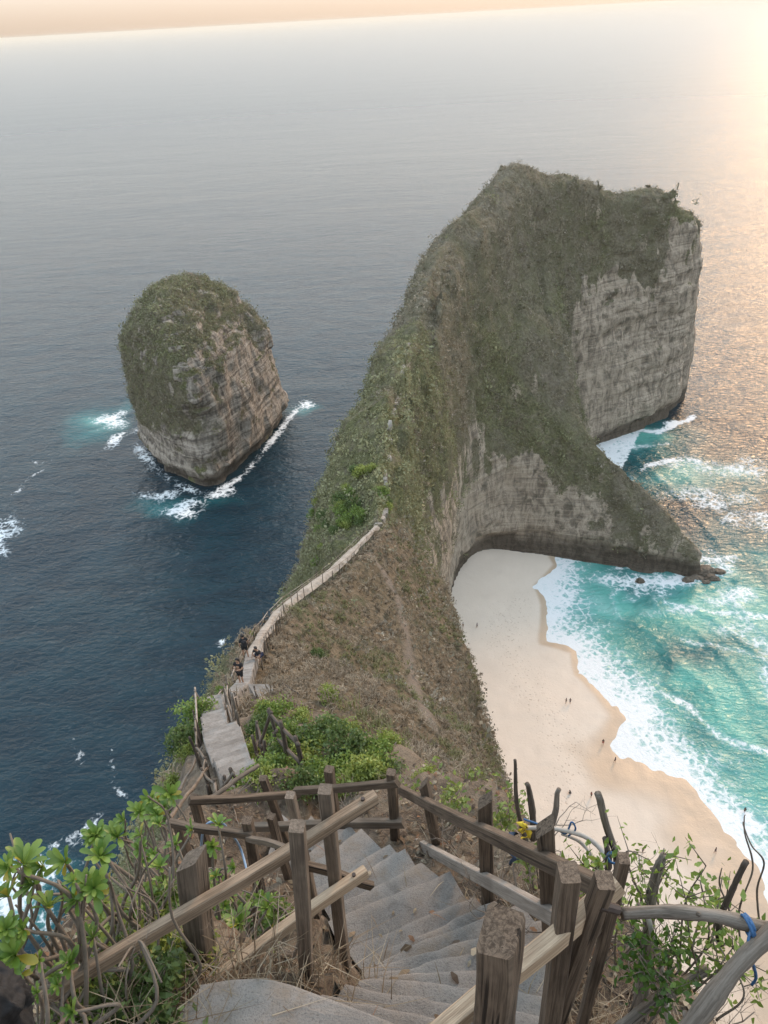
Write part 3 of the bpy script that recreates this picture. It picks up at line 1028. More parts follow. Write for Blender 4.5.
STAIR_MID = np.array([(a + b) / 2 for a, b in EDG]); STAIR_HALF = np.array([np.linalg.norm(b - a) / 2 for a, b in EDG])
SV = [np.linspace(a, b, 14) for a, b in EDG]
for k in range(1, len(EDG)):
    for f in (.2, .4, .6, .8):
        q = np.linspace(EDG[k-1][0] * (1-f) + EDG[k][0] * f, EDG[k-1][1] * (1-f) + EDG[k][1] * f, 14); q[:, 2] = EDG[k][0][2]
        SV.append(q)
qx, qy = np.meshgrid(np.linspace(lt[:, 0].min(), lt[:, 0].max(), 16), np.linspace(lt[:, 1].min(), lt[:, 1].max(), 16))
inl = np.zeros(qx.shape, bool)
for a_, b_ in zip(lt, np.roll(lt, -1, 0)):
    c_ = ((a_[1] > qy) != (b_[1] > qy)) & (qx < (b_[0] - a_[0]) * (qy - a_[1]) / (b_[1] - a_[1] + 1e-9) + a_[0])
    inl ^= c_
SV.append(np.stack([qx[inl], qy[inl], np.full(inl.sum(), lz_)], 1))
SV = np.concatenate(SV)

# near ground, fine enough for the close view
gx_ = np.arange(-7, 7.01, .085); gy_ = np.arange(-3.5, 17.5, .085)
NGX, NGY = np.meshgrid(gx_, gy_, indexing='ij')
NGZ = height(NGX, NGY) + .12
p3 = np.stack([NGX, NGY, NGX * 0], -1)
NGZ += .16 * fbm3(p3 * 1.3, 3, 321) + .05 * fbm3(p3 * 6, 3, 323)
dmin = np.full(NGX.shape, 9.0); zst = np.zeros(NGX.shape)
for q in SV:
    d = np.hypot(NGX - q[0], NGY - q[1])
    m = d < dmin
    dmin = np.where(m, d, dmin); zst = np.where(m, q[2], zst)
rgt = np.zeros(NGX.shape)
ky = np.interp(NGY, STAIR_MID[:, 1], STAIR_MID[:, 0])
rgt = sstep(0, .5, NGX - ky)
lowr = zst - .02 - .28 * rgt + np.clip(dmin - .12, 0, 9) * (.50 - .60 * rgt)
NGZ = np.minimum(NGZ, np.where(dmin < 2.4, lowr + .05 * noise3(p3 * 3, 327) + 9 * sstep(1.7, 2.4, dmin), 1e9))
up = zst - .32 + .20 * (1 - rgt) - np.clip(dmin, 0, 9) * (1.6 - .9 * (1 - rgt))                   # bank carries the edges of the steps
NGZ = np.maximum(NGZ, np.where(dmin < 1.2, up, -1e9))
for a, b in EDG[len(pre):len(pre) + len(edges)]:
    d = (a - b)[:2] / np.linalg.norm((a - b)[:2])
    qx_, qy_ = NGX - a[0], NGY - a[1]
    al = qx_ * d[0] + qy_ * d[1]
    ds = np.hypot(qx_, qy_)
    NGZ = np.where((al > -.02) & (ds < .30) & (dmin > .05), np.maximum(NGZ, a[2] - .06 - .9 * ds + .03 * noise3(p3 * 9, 329)), NGZ)
NGZ = np.where(dmin < .05, np.minimum(NGZ, zst - .20), NGZ)
NGZ -= 1.2 * sstep(15.5, 17.4, NGY) + 1.2 * sstep(5.5, 7, np.abs(NGX))
ptd, _, _ = seg_dist(NGX, NGY, PATH_XY[4:])
NGZ -= .25 * sstep(1.1, .5, ptd) * sstep(4.5, 6, NGY)
ng = ii = np.arange(NGX.size).reshape(NGX.shape)
Qn = np.stack([ii[:-1, :-1], ii[1:, :-1], ii[1:, 1:], ii[:-1, 1:]], -1).reshape(-1, 4)
bank = fast_mesh('hill_ground', np.stack([NGX, NGY, NGZ], -1).reshape(-1, 3), Qn, m_soil, 4, True)
tag(bank, kind='structure')


def ground(x, y):
    x = np.asarray(x, float); y = np.asarray(y, float)
    fx = np.clip((x + 7) / .085, 0, NGX.shape[0] - 1.001); fy = np.clip((y + 3.5) / .085, 0, NGX.shape[1] - 1.001)
    i, j = fx.astype(int), fy.astype(int)
    u, w_ = fx - i, fy - j
    g = NGZ[i, j] * (1-u)*(1-w_) + NGZ[i+1, j]*u*(1-w_) + NGZ[i, j+1]*(1-u)*w_ + NGZ[i+1, j+1]*u*w_
    inside = (np.abs(x) < 5.6) & (y > -3) & (y < 15.3)
    return np.where(inside, g, height(x, y) + .1)


m_step2, nt, out = new_mat('pale_cement')
v = coords(nt, (1, 1, 1), 'World')
n1 = noise(nt, v, 1.8, 6, .65); n2 = noise(nt, v, 12, 5, .7)
c = mix(nt, mrange(nt, n1, .32, .68), (.20, .172, .145), (.345, .31, .275))
c = mix(nt, mth(nt, 'MULTIPLY', mrange(nt, n2, .52, .7), .5), c, (.17, .14, .11))
tn = attr(nt, 'tone')
c = mix(nt, 1.0, c, nd(nt, 'ShaderNodeCombineColor', None, Red=tn, Green=tn, Blue=tn).outputs[0], 'MULTIPLY')
principled(nt, out, Base_Color=c, Roughness=.93, Normal=bump(nt, n2, .6, .03))
# path down the ridge: cement steps first, then trodden pale ground
m_path, nt, out = new_mat('trodden_pale_path')
v = coords(nt, (1, 1, 1), 'World')
n1 = noise(nt, v, .8, 5, .6); n2 = noise(nt, v, 5, 5, .65)
c = mix(nt, mrange(nt, n1, .35, .65), (.255, .22, .185), (.385, .345, .295))
c = mix(nt, mth(nt, 'MULTIPLY', mrange(nt, n2, .5, .7), .5), c, (.16, .125, .095))
principled(nt, out, Base_Color=c, Roughness=.95, Normal=bump(nt, n2, .7, .15))

for k in range(3):
    PATH[:, 2] = np.maximum(ground(PATH[:, 0], PATH[:, 1]) + .06, PATH[:, 2] * 0 - 9)
cum = np.concatenate([[0], np.cumsum(np.linalg.norm(np.diff(PATH[:, :2], axis=0), axis=1))])


def path_at(s):
    p = np.array([np.interp(s, cum, PATH[:, a]) for a in range(3)])
    q = np.array([np.interp(s + .25, cum, PATH[:, a]) for a in range(3)]) - np.array([np.interp(s - .25, cum, PATH[:, a]) for a in range(3)])
    q[2] = 0
    q /= np.linalg.norm(q) + 1e-9
    return p, q, np.array([q[1], -q[0], 0])


sm = np.linspace(0, cum[-1], int(cum[-1] / .25))
zs = np.interp(sm, cum, PATH[:, 2])
ker = np.ones(9) / 9
zs = np.convolve(np.pad(zs, 4, 'edge'), ker, 'valid') + .05
S_STEP = 31.0
step_soup = Soup()
s = float(np.interp(7.6, PATH[:, 1], cum))
k = 0
tones = []
while s < S_STEP:
    tr = .19
    z0 = np.interp(s + tr, sm, zs) + .30
    p, d, r = path_at(s + tr / 2)
    w_ = .31 + .03 * math.sin(s * 1.3) + random.uniform(-.03, .03)
    z1 = z0 - .8
    a0 = p - d * (tr / 2 + .12); a1 = p + d * (tr / 2 + random.uniform(-.02, .02))
    V = []
    for zz_, inset in ((z1, 0), (z0 - .012, 0), (z0, .015)):
        for (q, sd) in ((a0, -1), (a0, 1), (a1, 1), (a1, -1)):
            V.append((q[0] + r[0] * sd * (w_ - inset) - d[0] * (inset if q is a1 else 0), q[1] + r[1] * sd * (w_ - inset) - d[1] * (inset if q is a1 else 0), zz_ + random.uniform(-.008, .008)))
    Fc = [(8, 9, 10, 11)]
    for l in (0, 4):
        for j in range(4):
            Fc.append((l + j, l + (j + 1) % 4, l + 4 + (j + 1) % 4, l + 4 + j))
    step_soup.add(V, Fc)
    tones += [random.uniform(.84, 1.04)] * 12
    s += tr; k += 1
steps2 = step_soup.build('path_steps', m_step2)
set_attr(steps2, 'tone', np.array(tones))
tag(steps2, kind='structure')

Vp, Fp = [], []
ss = np.arange(S_STEP - .5, cum[-1], .4)
NW = 7
for k, s in enumerate(ss):
    p, d, r = path_at(s)
    z0 = np.interp(s, sm, zs)
    hw = .37 + .13 * float(noise3(np.array([s / 3., 0, 0]), 331))
    for j in range(NW):
        t = (j / (NW - 1) - .5) * 2
        q = p + r * t * hw * (1.25 if abs(t) == 1 else 1)
        Vp.append((q[0], q[1], z0 + .27 - (.45 if abs(t) == 1 else .06 * t * t) + .05 * float(noise3(q * 1.2, 333))))
for k in range(len(ss) - 1):
    for j in range(NW - 1):
        Fp.append((k*NW+j, k*NW+j+1, (k+1)*NW+j+1, (k+1)*NW+j))
ridge_path = mesh_obj('ridge_path', np.array(Vp), Fp, m_path, None, True)
tag(ridge_path, kind='structure')
# landing slab beside the path
lp = [hit(*q, y0=12, hf=ground) for q in ((262, 690), (272, 684), (314, 716), (300, 728), (268, 706))]
lz = max(p[2] for p in lp) * .5 + min(p[2] for p in lp) * .5 + .25
lq = [at_z(*q, lz) for q in ((248, 684), (270, 684), (316, 718), (300, 730), (262, 708))]
lv = [tuple(q) for q in lq] + [(q[0], q[1], q[2] - 2.5) for q in lq]
landing = mesh_obj('path_landing', np.array(lv), [tuple(range(5))[::-1]] + [(j, (j+1) % 5, 5+(j+1) % 5, 5+j) for j in range(5)], m_step2)
set_attr(landing, 'tone', np.full(10, .8)); tag(landing, kind='structure')
# broken pale trail that climbs the neck beyond the saddle
# (laid on the real surface of the hill, found by casting down on it)
from mathutils.bvhtree import BVHTree
LAND_BVH = BVHTree.FromPolygons([tuple(q) for q in Vh.tolist()], Qh.tolist())


def land_hit(px, py):
    d = ray(px, py)
    r = LAND_BVH.ray_cast(Vector(EYE), Vector(d).normalized())
    return None if r[0] is None else (np.array(r[0]), np.array(r[1]))


NECK_PX = [(377, 527), (384, 512), (387, 495), (384, 478), (388, 460), (390, 445), (388, 430), (392, 415), (396, 400), (399, 385), (402, 370), (405, 357), (409, 343)]
npx = curve_pts([np.array([*q, 0.]) for q in NECK_PX], 8)
NP_ = []
for q in npx:
    h_ = land_hit(q[0], q[1])
    if h_ is not None: NP_.append(h_[0])
Vk, Fk = [], []
for k in range(0, len(NP_) - 1):
    p = NP_[k]; q = NP_[k + 1]
    if np.linalg.norm(q - p) > 6: continue
    if noise3(np.array([k * .37, 0, 0]), 341) < -.15: continue
    wv = .28 + .35 * abs(float(noise3(np.array([k * .9, 3, 0]), 343)))
    b = len(Vk)
    nn = Vector((0, -.5, 1)).normalized()
    off_ = np.array(nn) * .22
    for (c_, sgn) in ((p, -1), (p, 1), (q, 1), (q, -1)):
        o_ = c_ + np.array([sgn * wv * random.uniform(.7, 1.3), random.uniform(-.2, .2), random.uniform(-.1, .1)]) + off_
        Vk.append(o_)
    for i4 in range(4): Vk.append(Vk[b + i4] - np.array([0, -.3, 1.2]))
    Fk.append((b, b+1, b+2, b+3))
    for i4 in range(4): Fk.append((b + i4, b + 4 + i4, b + 4 + (i4 + 1) % 4, b + (i4 + 1) % 4))
neck = mesh_obj('neck_trail', np.array(Vk), Fk, m_path)
tag(neck, kind='structure')

# ================================================================== HANDRAILS, LOGS, ROPES
m_wood_dark = wood_mat('weathered_dark_timber', (.070, .050, .035), (.19, .142, .102))
m_wood_grey = wood_mat('weathered_grey_timber', (.115, .09, .068), (.26, .205, .155))
m_wood_tan = wood_mat('newer_tan_timber', (.35, .25, .165), (.60, .46, .32))
m_wood_brown = wood_mat('brown_timber', (.17, .12, .08), (.39, .29, .20))
m_wood_pale = wood_mat('bleached_timber', (.24, .205, .175), (.44, .39, .335))
m_bark = wood_mat('grey_bark', (.115, .095, .075), (.27, .23, .188))
m_bark_dark = wood_mat('dark_bark', (.055, .043, .034), (.15, .12, .095))
m_pale_branch = plain_mat('bleached_branch', (.42, .38, .33), .85, .4, 18, .5, .008)
m_rope_blue = plain_mat('blue_rope', (.035, .11, .24), .7, .3, 80, .5, .004)
m_hose = plain_mat('pale_blue_hose', (.22, .32, .44), .45, .2, 30, .2, .004)
m_nail = plain_mat('rusty_iron', (.05, .035, .028), .6, .4, 60, .3, .002)


def local(o, root):
    """child given in world coordinates under an unrotated root"""
    o.matrix_parent_inverse = Matrix.Translation(-root.location)
    return o


def child(soup, name, mat, root, smooth=False):
    o = soup.build(name, mat, root, smooth, origin=tuple(root.location))
    return o


def post_part(root, foot, top, w, mat, d=None, depth=.35, yaw=None, name='post', tilt=.0, cut=.0):
    foot, top = np.asarray(foot, float), np.asarray(top, float)
    s = Soup()
    ax = (top - foot) / np.linalg.norm(top - foot)
    yw = random.uniform(-.25, .25) if yaw is None else yaw
    s.beam(foot - ax * depth, top, w, d or w, up=(math.sin(yw), math.cos(yw), 0), jitter=.02, bevel=.09, warp=.004, seg=8)
    if cut:
        n = len(s.v)
        for i in range(n - 8, n):
            v_ = np.array(s.v[i]); s.v[i] = tuple(v_ + ax * cut * ((v_ - top) @ np.array([math.cos(yw), -math.sin(yw), 0])) / w)
    return child(s, name, mat, root)


def rail_part(root, a, b, w, h, mat, name='rail', up=(0, 0, 1), warp=.008, bevel=.10):
    s = Soup()
    s.beam(a, b, w, h, up=up, jitter=.03, bevel=bevel, warp=warp, seg=14)
    return child(s, name, mat, root)


def line_ext(p, q, px0, px1):
    """extend the 3-D line p-q until its ends reach picture columns px0, px1"""
    def solve(px):
        lo, hi = -6.0, 6.0
        best, bs = 1e9, 0
        for s_ in np.linspace(lo, hi, 4801):
            r = p + (q - p) * s_
            if (r - EYE) @ FW < .25: continue
            e = abs(proj(r)[0] - px)
            if e < best: best, bs = e, s_
        return p + (q - p) * bs
    return solve(px0), solve(px1)


def stand(fpx, tpx, h0=0.0):
    f = above_stairs(*fpx, h0)
    return f, at_y(*tpx, f[1])


# ---- left handrail (three posts, two long rails that run past the last post)
fr_ = empty('timber_handrail', above_stairs(307, 980), 'timber handrail left of the steps with two long sloping rails', 'handrail', None)
f1, t1 = stand((206, 984), (191, 858)); f2, t2 = stand((307, 982), (297, 826)); f3, t3 = stand((343, 947), (325, 789))
post_part(fr_, f1, t1, .105, m_wood_grey, yaw=.35, cut=.12)
post_part(fr_, f2, t2, .062, m_wood_grey, yaw=.1)
post_part(fr_, f3, t3, .060, m_wood_grey, yaw=.15)
def near_of(px, py, y, off): return at_y(px, py, y - off)
a_, b_ = line_ext(near_of(199, 904, f1[1], .085), near_of(331, 824, f3[1], .06), 44, 376)
rail_part(fr_, a_, b_, .045, .068, m_wood_brown)
a2, b2 = line_ext(near_of(230, 968, f2[1], .05), near_of(341, 889, f3[1], .06), 120, 366)
rail_part(fr_, a2, b2, .045, .068, m_wood_tan)
for p_, e_ in ((b_, a_), (b2, a2)):
    s = Soup(); d = (e_ - p_) / np.linalg.norm(e_ - p_); q = p_ + d * .07
    s.tube([q + np.array([0, 0, .02]), q + np.array([0, 0, .046])], [.009, .010], 8)
    child(s, 'nail', m_nail, fr_)

# ---- inner handrail behind it, turning with the steps
fr4 = empty('timber_handrail', above_stairs(310, 886), 'short leaning posts joined by dark rails beside the hanging pale blue hose', 'handrail')
P4 = [((311, 888), (290, 795), .058, .2), ((283, 858), (271, 816), .062, .4), ((256, 868), (247, 820), .075, .1), ((190, 862), (178, 824), .07, .3)]
ft4 = []
for f_, t_, w_, yw in P4:
    a, b = stand(f_, t_); ft4.append((a, b))
    post_part(fr4, a, b, w_, m_wood_dark if w_ > .06 else m_wood_grey, yaw=yw)
a, b = at_y(171, 823, ft4[3][1][1] - .05), at_y(254, 836, ft4[2][1][1] - .06)
rail_part(fr4, a, b, .05, .07, m_wood_dark)
a, b = at_y(300, 864, ft4[0][0][1] - .05), at_y(372, 886, ft4[0][0][1] - .02)
rail_part(fr4, a, b, .045, .06, m_wood_dark)
a, b = at_y(247, 838, ft4[2][1][1] - .04), at_y(296, 852, ft4[0][1][1] - .04)
rail_part(fr4, a, b, .035, .05, m_wood_grey)

# ---- far handrail across the turn of the steps
fr3 = empty('timber_handrail', above_stairs(330, 822), 'dark level handrail across the far turn of the steps', 'handrail')
ft3 = []
for f_, t_, w_ in [((395, 836), (391, 772), .075), ((336, 824), (329, 769), .085), ((282, 828), (263, 778), .07), ((206, 842), (193, 797), .075)]:
    a, b = stand(f_, t_); ft3.append((a, b))
    post_part(fr3, a, b, w_, m_wood_dark, yaw=random.uniform(0, .4))
a, b = at_y(189, 801, ft3[3][1][1] - .06), at_y(398, 783, ft3[0][1][1] - .06)
rail_part(fr3, a, at_y(300, 794, (ft3[2][1][1] + ft3[1][1][1]) / 2 - .06), .05, .075, m_wood_dark)
rail_part(fr3, at_y(296, 791, (ft3[2][1][1] + ft3[1][1][1]) / 2 - .11), b, .05, .075, m_wood_dark)
rail_part(fr3, at_y(244, 827, ft3[2][1][1] - .08), at_y(404, 823, ft3[0][1][1] - .07), .06, .09, m_wood_grey)

# ---- right handrail: dark top rail and pale lower rail
fr5 = empty('timber_handrail', above_stairs(487, 888), 'right handrail of the steps with dark top rail and bleached lower rail', 'handrail')
ft5 = []
for f_, t_, w_, yw in [((437, 842), (424, 783), .075, .3), ((488, 888), (485, 800), .088, .2), ((551, 935), (545, 826), .085, .2)]:
    a, b = stand(f_, t_); ft5.append((a, b))
    post_part(fr5, a, b, w_, m_wood_dark, yaw=yw, cut=.1)
pA = near_of(424, 801, ft5[0][1][1], .07); pB = near_of(546, 861, ft5[2][1][1], .08)
a, b = line_ext(pA, pB, 388, 613)
rail_part(fr5, a, b, .055, .085, m_wood_dark)
pA = near_of(430, 849, ft5[0][0][1], .09); pB = near_of(548, 914, ft5[2][0][1], .08)
a, b = line_ext(pA, pB, 388, 559)
rail_part(fr5, a, b, .05, .09, m_wood_pale)

# ---- near right corner: thick post, brace and three posts
fr6 = empty('timber_handrail', above_stairs(505, 1150), 'nearest corner of the handrail with a thick slant-topped post and diagonal beam', 'handrail')
c4 = [at_y(475, 951, 1.13), at_y(512, 960, 1.13), at_y(527, 913, 1.25), at_y(489, 899, 1.25)]
t6 = sum(c4) / 4
V6, F6, G6 = [], [], []
for lv in range(9):
    for (q, (gx0, gy0)) in zip(c4, ((0, 0), (.09, 0), (.09, .11), (0, .11))):
        nb = c4[(c4.index(q) if False else [id(e) for e in c4].index(id(q)) - 1) % 4]; na = c4[([id(e) for e in c4].index(id(q)) + 1) % 4]
        for fr_k, oth in ((.06, nb), (.06, na)):
            pt = q + (oth - q) * (fr_k if lv else fr_k * 1.6)
            V6.append(pt - np.array([0, 0, 1.2 * lv / 8 + (.006 if lv == 0 else .0)]) + np.array([.004 * math.sin(lv * 1.3), 0, 0]))
            G6.append((gx0 + fr_k * .1, gy0, 3 + 1.2 * lv / 8))
for lv in range(8):
    for j in range(8):
        F6.append((lv * 8 + j, (lv + 1) * 8 + j, (lv + 1) * 8 + (j + 1) % 8, lv * 8 + (j + 1) % 8))
F6.append(tuple(range(8)))
s = Soup(); s.add(V6, F6, G6); child(s, 'post', m_wood_dark, fr6)
t7 = above_stairs(569, 872, 1.08); f7 = t7 - np.array([.0, .02, 1.1])
post_part(fr6, f7, t7, .066, m_wood_dark, d=.08, yaw=.02)
t8 = above_stairs(605, 880, 1.02); f8 = t8 - np.array([.10, -.02, 1.1])
post_part(fr6, f8, t8, .060, m_wood_dark, d=.07, yaw=.05)
t9 = above_stairs(624, 858, 1.02); f9 = t9 - np.array([.03, -.0, 1.0])
post_part(fr6, f9, t9, .040, m_wood_dark, d=.05, yaw=.1)
ba = at_y(553, 938, (t6[1] + t7[1]) / 2 + .11); bb = at_y(613, 887, t8[1] + .07)
a, b = line_ext(ba, bb, 420, 618)
rail_part(fr6, a, b, .06, .085, m_wood_tan)
a, b = at_y(560, 960, t7[1] + .2), at_y(612, 905, t8[1] + .22)
rail_part(fr6, a, b, .05, .07, m_wood_grey)
s = Soup(); s.tube(curve_pts([at_y(600, 905, t8[1] - .02), at_y(618, 910, t8[1] - .02)], 3), .018, 8); child(s, 'peg', m_nail, fr6)


# ---- log rails on the right
def log_thing(name, pts, r, mat, label, cat, group=None, n=10, wob=.006, knots=0, rough=.12):
    P = curve_pts(pts, 9, wob)
    rr = np.interp(np.linspace(0, 1, len(P)), np.linspace(0, 1, len(r)), r) if not np.isscalar(r) else [r] * len(P)
    rr = [q * (1 + .10 * float(noise3(np.array([k * .45 + P[0][0] * 9, 0, 0]), 401))) for k, q in enumerate(rr)]
    s = Soup()
    s.tube(P, rr, n, rough)
    for k in range(knots):
        i = random.randrange(2, len(P) - 2)
        d = np.array([random.gauss(0, 1) for _ in range(3)]); d /= np.linalg.norm(d)
        s.tube([P[i], P[i] + d * rr[i] * 1.25, P[i] + d * rr[i] * 1.6], [rr[i] * .5, rr[i] * .35, rr[i] * .22], 6)
    o = s.build(name, mat, None, True)
    tag(o, label, cat, group)
    return o


yl = t9[1]
log_thing('log_rail', [at_y(622, 914, yl), at_y(665, 912, yl - .02), at_y(712, 916, yl - .06), at_y(745, 924, yl - .1), at_y(790, 938, yl - .14)], [.024, .026, .027, .028, .030], m_bark, 'smooth grey log rail running off the right from the thin post', 'log', None, 12, .003, 3)
log_thing('log_rail', [at_y(668, 1060, 1.25), at_y(705, 1005, 1.36), at_y(740, 960, 1.46), at_y(785, 918, 1.56)], [.039, .037, .034, .032], m_bark, 'thick grey log slanting up out of the bottom right corner', 'log', None, 12, .004, 3)
log_thing('log_rail', [at_y(618, 1030, 1.55), at_y(655, 1002, 1.62), at_y(690, 978, 1.72), at_y(706, 968, 1.75)], [.026, .027, .024, .022], m_bark, 'thinner log lying below the thick slanting log', 'log', None, 10, .004, 2)

# blue ropes and knots
def rope_thing(name, pts, r, label, mat=None, coil=None):
    s = Soup()
    s.tube(curve_pts(pts, 8, .002), r, 6)
    if coil is not None:
        c, rad, ax, turns = coil
        ax = np.asarray(ax, float); ax /= np.linalg.norm(ax)
        u = np.cross(ax, (0, 0, 1.)); u /= np.linalg.norm(u); w_ = np.cross(ax, u)
        P = [c + ax * (t / 40.0 / turns * .05 - .025) * 1.0 + (u * math.cos(t * .5) + w_ * math.sin(t * .5)) * (rad + random.uniform(0, .004)) for t in range(int(turns * 12.6))]
        s.tube(P, r, 6)
    o = s.build(name, mat or m_rope_blue, None, True)
    return tag(o, label, 'rope')


k1 = at_y(753, 925, yl - .12)
rope_thing('rope', [k1, at_y(748, 945, 1.5), at_y(756, 975, 1.5), at_y(752, 985, 1.5)], .006, 'blue rope lashing the two logs together at the right', None, (k1, .037, (1, .1, .2), 4))
sd1 = above_stairs(612, 862, .55)
rope_thing('rope', [at_y(605, 858, sd1[1]), at_y(614, 854, sd1[1] - .03), at_y(622, 858, sd1[1])], .006, 'blue rope knot tying the tall bare pole behind the corner posts', None, (at_y(614, 856, sd1[1]), .030, (.1, 0, 1), 3))
yk = ft5[2][0][1] + .55
rope_thing('rope', [at_y(524, 819, yk), at_y(540, 824, yk), at_y(558, 830, yk), at_y(566, 833, yk), at_y(571, 822, yk), at_y(575, 829, yk), at_y(568, 836, yk)], .006, 'blue rope strung between bare poles above the beach')
def strip(name, pts, w_, mat, label, cat):
    P = curve_pts(pts, 5)
    V = []
    for k, p in enumerate(P):
        a = k * .55
        u = np.array([math.cos(a), .6 * math.sin(a), .5 * math.sin(a * .7)]); u /= np.linalg.norm(u)
        V += [p - u * w_ / 2, p + u * w_ / 2]
    o = mesh_obj(name, np.array(V), [(2*k, 2*k+1, 2*k+3, 2*k+2) for k in range(len(P) - 1)], mat, None, True)
    md = o.modifiers.new('thickness', 'SOLIDIFY'); md.thickness = .002
    return tag(o, label, cat)


strip('ribbon', [at_y(*q, yk + d) for q, d in (((519, 822), 0), ((526, 827), -.04), ((520, 832), .0), ((528, 830), .03), ((524, 824), .02), ((530, 836), -.02), ((520, 839), 0))], .035, plain_mat('yellow_ribbon', (.62, .46, .03), .6), 'yellow ribbon knotted round a bare pole', 'ribbon')
strip('rag', [at_y(*q, yk + d) for q, d in (((514, 834), 0), ((510, 840), -.03), ((517, 845), .02), ((511, 850), 0), ((516, 857), -.02), ((512, 863), .01))], .06, plain_mat('blue_rag', (.05, .08, .14), .8), 'faded blue rag hanging below the yellow ribbon', 'rag')
# pale hose over the dark rail
yh = ft4[3][1][1] - .02
rope_thing('hose', [at_y(199, 862, yh), at_y(201, 845, yh), at_y(203, 832, yh - .04), at_y(208, 824, yh - .07), at_y(217, 822, yh - .05), at_y(226, 827, yh), at_y(240, 848, yh + .2), at_y(250, 880, yh - .1), at_y(262, 905, yh - .4), at_y(270, 925, yh - .6)], .011, 'pale blue hose looped over the dark rail and trailing down', m_hose)

# bare poles stuck in the slope beyond the right handrail
def pole(name, foot, top, y, r, label, mat=None, bend=0.0, group='bare poles beyond the right handrail'):
    a, b = at_y(*foot, y), at_y(*top, y + .05)
    m_ = (a + b) / 2 + np.array([bend, 0, 0])
    return log_thing(name, [a, m_, b], [r, r * .9, r * .72], mat or m_bark, label, 'pole', group, 8, .006, 2)


pole('bare_pole', (618, 905), (598, 794), sd1[1] + .05, .026, 'tall bare grey pole leaning left behind the corner posts', None, .03)
pole('bare_pole', (541, 850), (559, 789), yk + .1, .022, 'short bare stick leaning right in front of the sand', None, .01)
pole('bare_pole', (528, 850), (515, 760), yk + .3, .016, 'thin bare stick nearest the brown slope edge', m_bark_dark, -.03)
pole('bare_pole', (533, 838), (527, 784), yk + .25, .024, 'dark broken stump beside the thin bare stick', m_bark_dark, .01)
pole('bare_pole', (607, 870), (605, 838), sd1[1] + .02, .020, 'dark short peg beside the tall bare pole', m_bark_dark, 0)
log_thing('branch_rail', [at_y(526, 828, yk), at_y(560, 829, yk), at_y(585, 836, yk), at_y(601, 850, yk - .1), at_y(606, 868, yk - .2)], [.012, .014, .016, .017, .018], m_pale_branch, 'upper of two curved pale branches bent behind the tall bare pole', 'branch', None, 8, .004)
log_thing('branch_rail', [at_y(562, 834, yk), at_y(580, 843, yk), at_y(592, 858, yk - .1), at_y(600, 876, yk - .2)], [.010, .012, .013, .014], m_pale_branch, 'lower of two curved pale branches bent behind the tall bare pole', 'branch', None, 8, .004)
# dead sapling: cut grey stem on the right
ysap = 1.95
log_thing('dead_stem', [at_y(638, 1035, ysap - .2), at_y(646, 960, ysap - .1), at_y(651, 905, ysap), at_y(658, 872, ysap + .05), at_y(664, 855, ysap + .08)], [.034, .031, .026, .022, .017], m_bark, 'upright dead grey stem crossed by the smooth log rail', 'dead stem', None, 10, .004, 5)
log_thing('dead_stem', [at_y(668, 1035, 1.7), at_y(664, 985, 1.75), at_y(655, 945, 1.8), at_y(646, 915, 1.85)], [.016, .015, .013, .010], m_pale_branch, 'pale dead stem leaning against the upright dead grey stem', 'dead stem', None, 8, .004, 2)
log_thing('dead_stem', [at_y(722, 945, 1.75), at_y(724, 915, 1.78), at_y(734, 888, 1.8), at_y(746, 862, 1.82)], [.014, .014, .013, .012], m_bark_dark, 'dark knobbly dead stem rising above the log rail at the right', 'dead stem', None, 8, .006, 6)

# driftwood on the left bank
DW = [([(62, 1012), (110, 1000), (170, 978), (225, 965), (300, 956)], [.03, .034, .030, .026, .02], m_bark, 'long grey driftwood branch lying along the left bank'),
      ([(130, 1005), (150, 984), (178, 968), (205, 958), (232, 952)], [.016, .02, .02, .017, .012], m_pale_branch, 'bleached curved driftwood branch crossing the left bank'),
      ([(212, 962), (240, 940), (262, 934), (278, 930)], [.030, .034, .03, .022], m_bark, 'thick broken driftwood log behind the thick left post'),
      ([(212, 938), (228, 918), (245, 905), (262, 892)], [.012, .014, .013, .011], m_bark, 'thin curved driftwood branch behind the upper left rail'),
      ([(230, 972), (270, 968), (305, 958), (338, 948)], [.016, .02, .022, .015], m_bark_dark, 'dark driftwood branch at the foot of the slim left posts'),
      ([(20, 1000), (60, 985), (95, 960), (120, 940)], [.014, .016, .014, .01], m_bark_dark, 'dark driftwood stick under the broad leaved plants'),
      ([(160, 925), (185, 905), (205, 890), (222, 884)], [.012, .013, .012, .01], m_bark, 'grey driftwood stick lying behind the upper left rail end')]
for pts, rr, mm, lab in DW:
    P = []
    for q in pts:
        g = hit(q[0], q[1], y0=.4, y1=12, hf=ground)
        g = above_stairs(*q) if g is None else g
        P.append(g + np.array([0, 0, .035]))
    log_thing('driftwood', P, rr, mm, lab, 'driftwood', 'driftwood on the left bank', 9, .006, 3, .2)
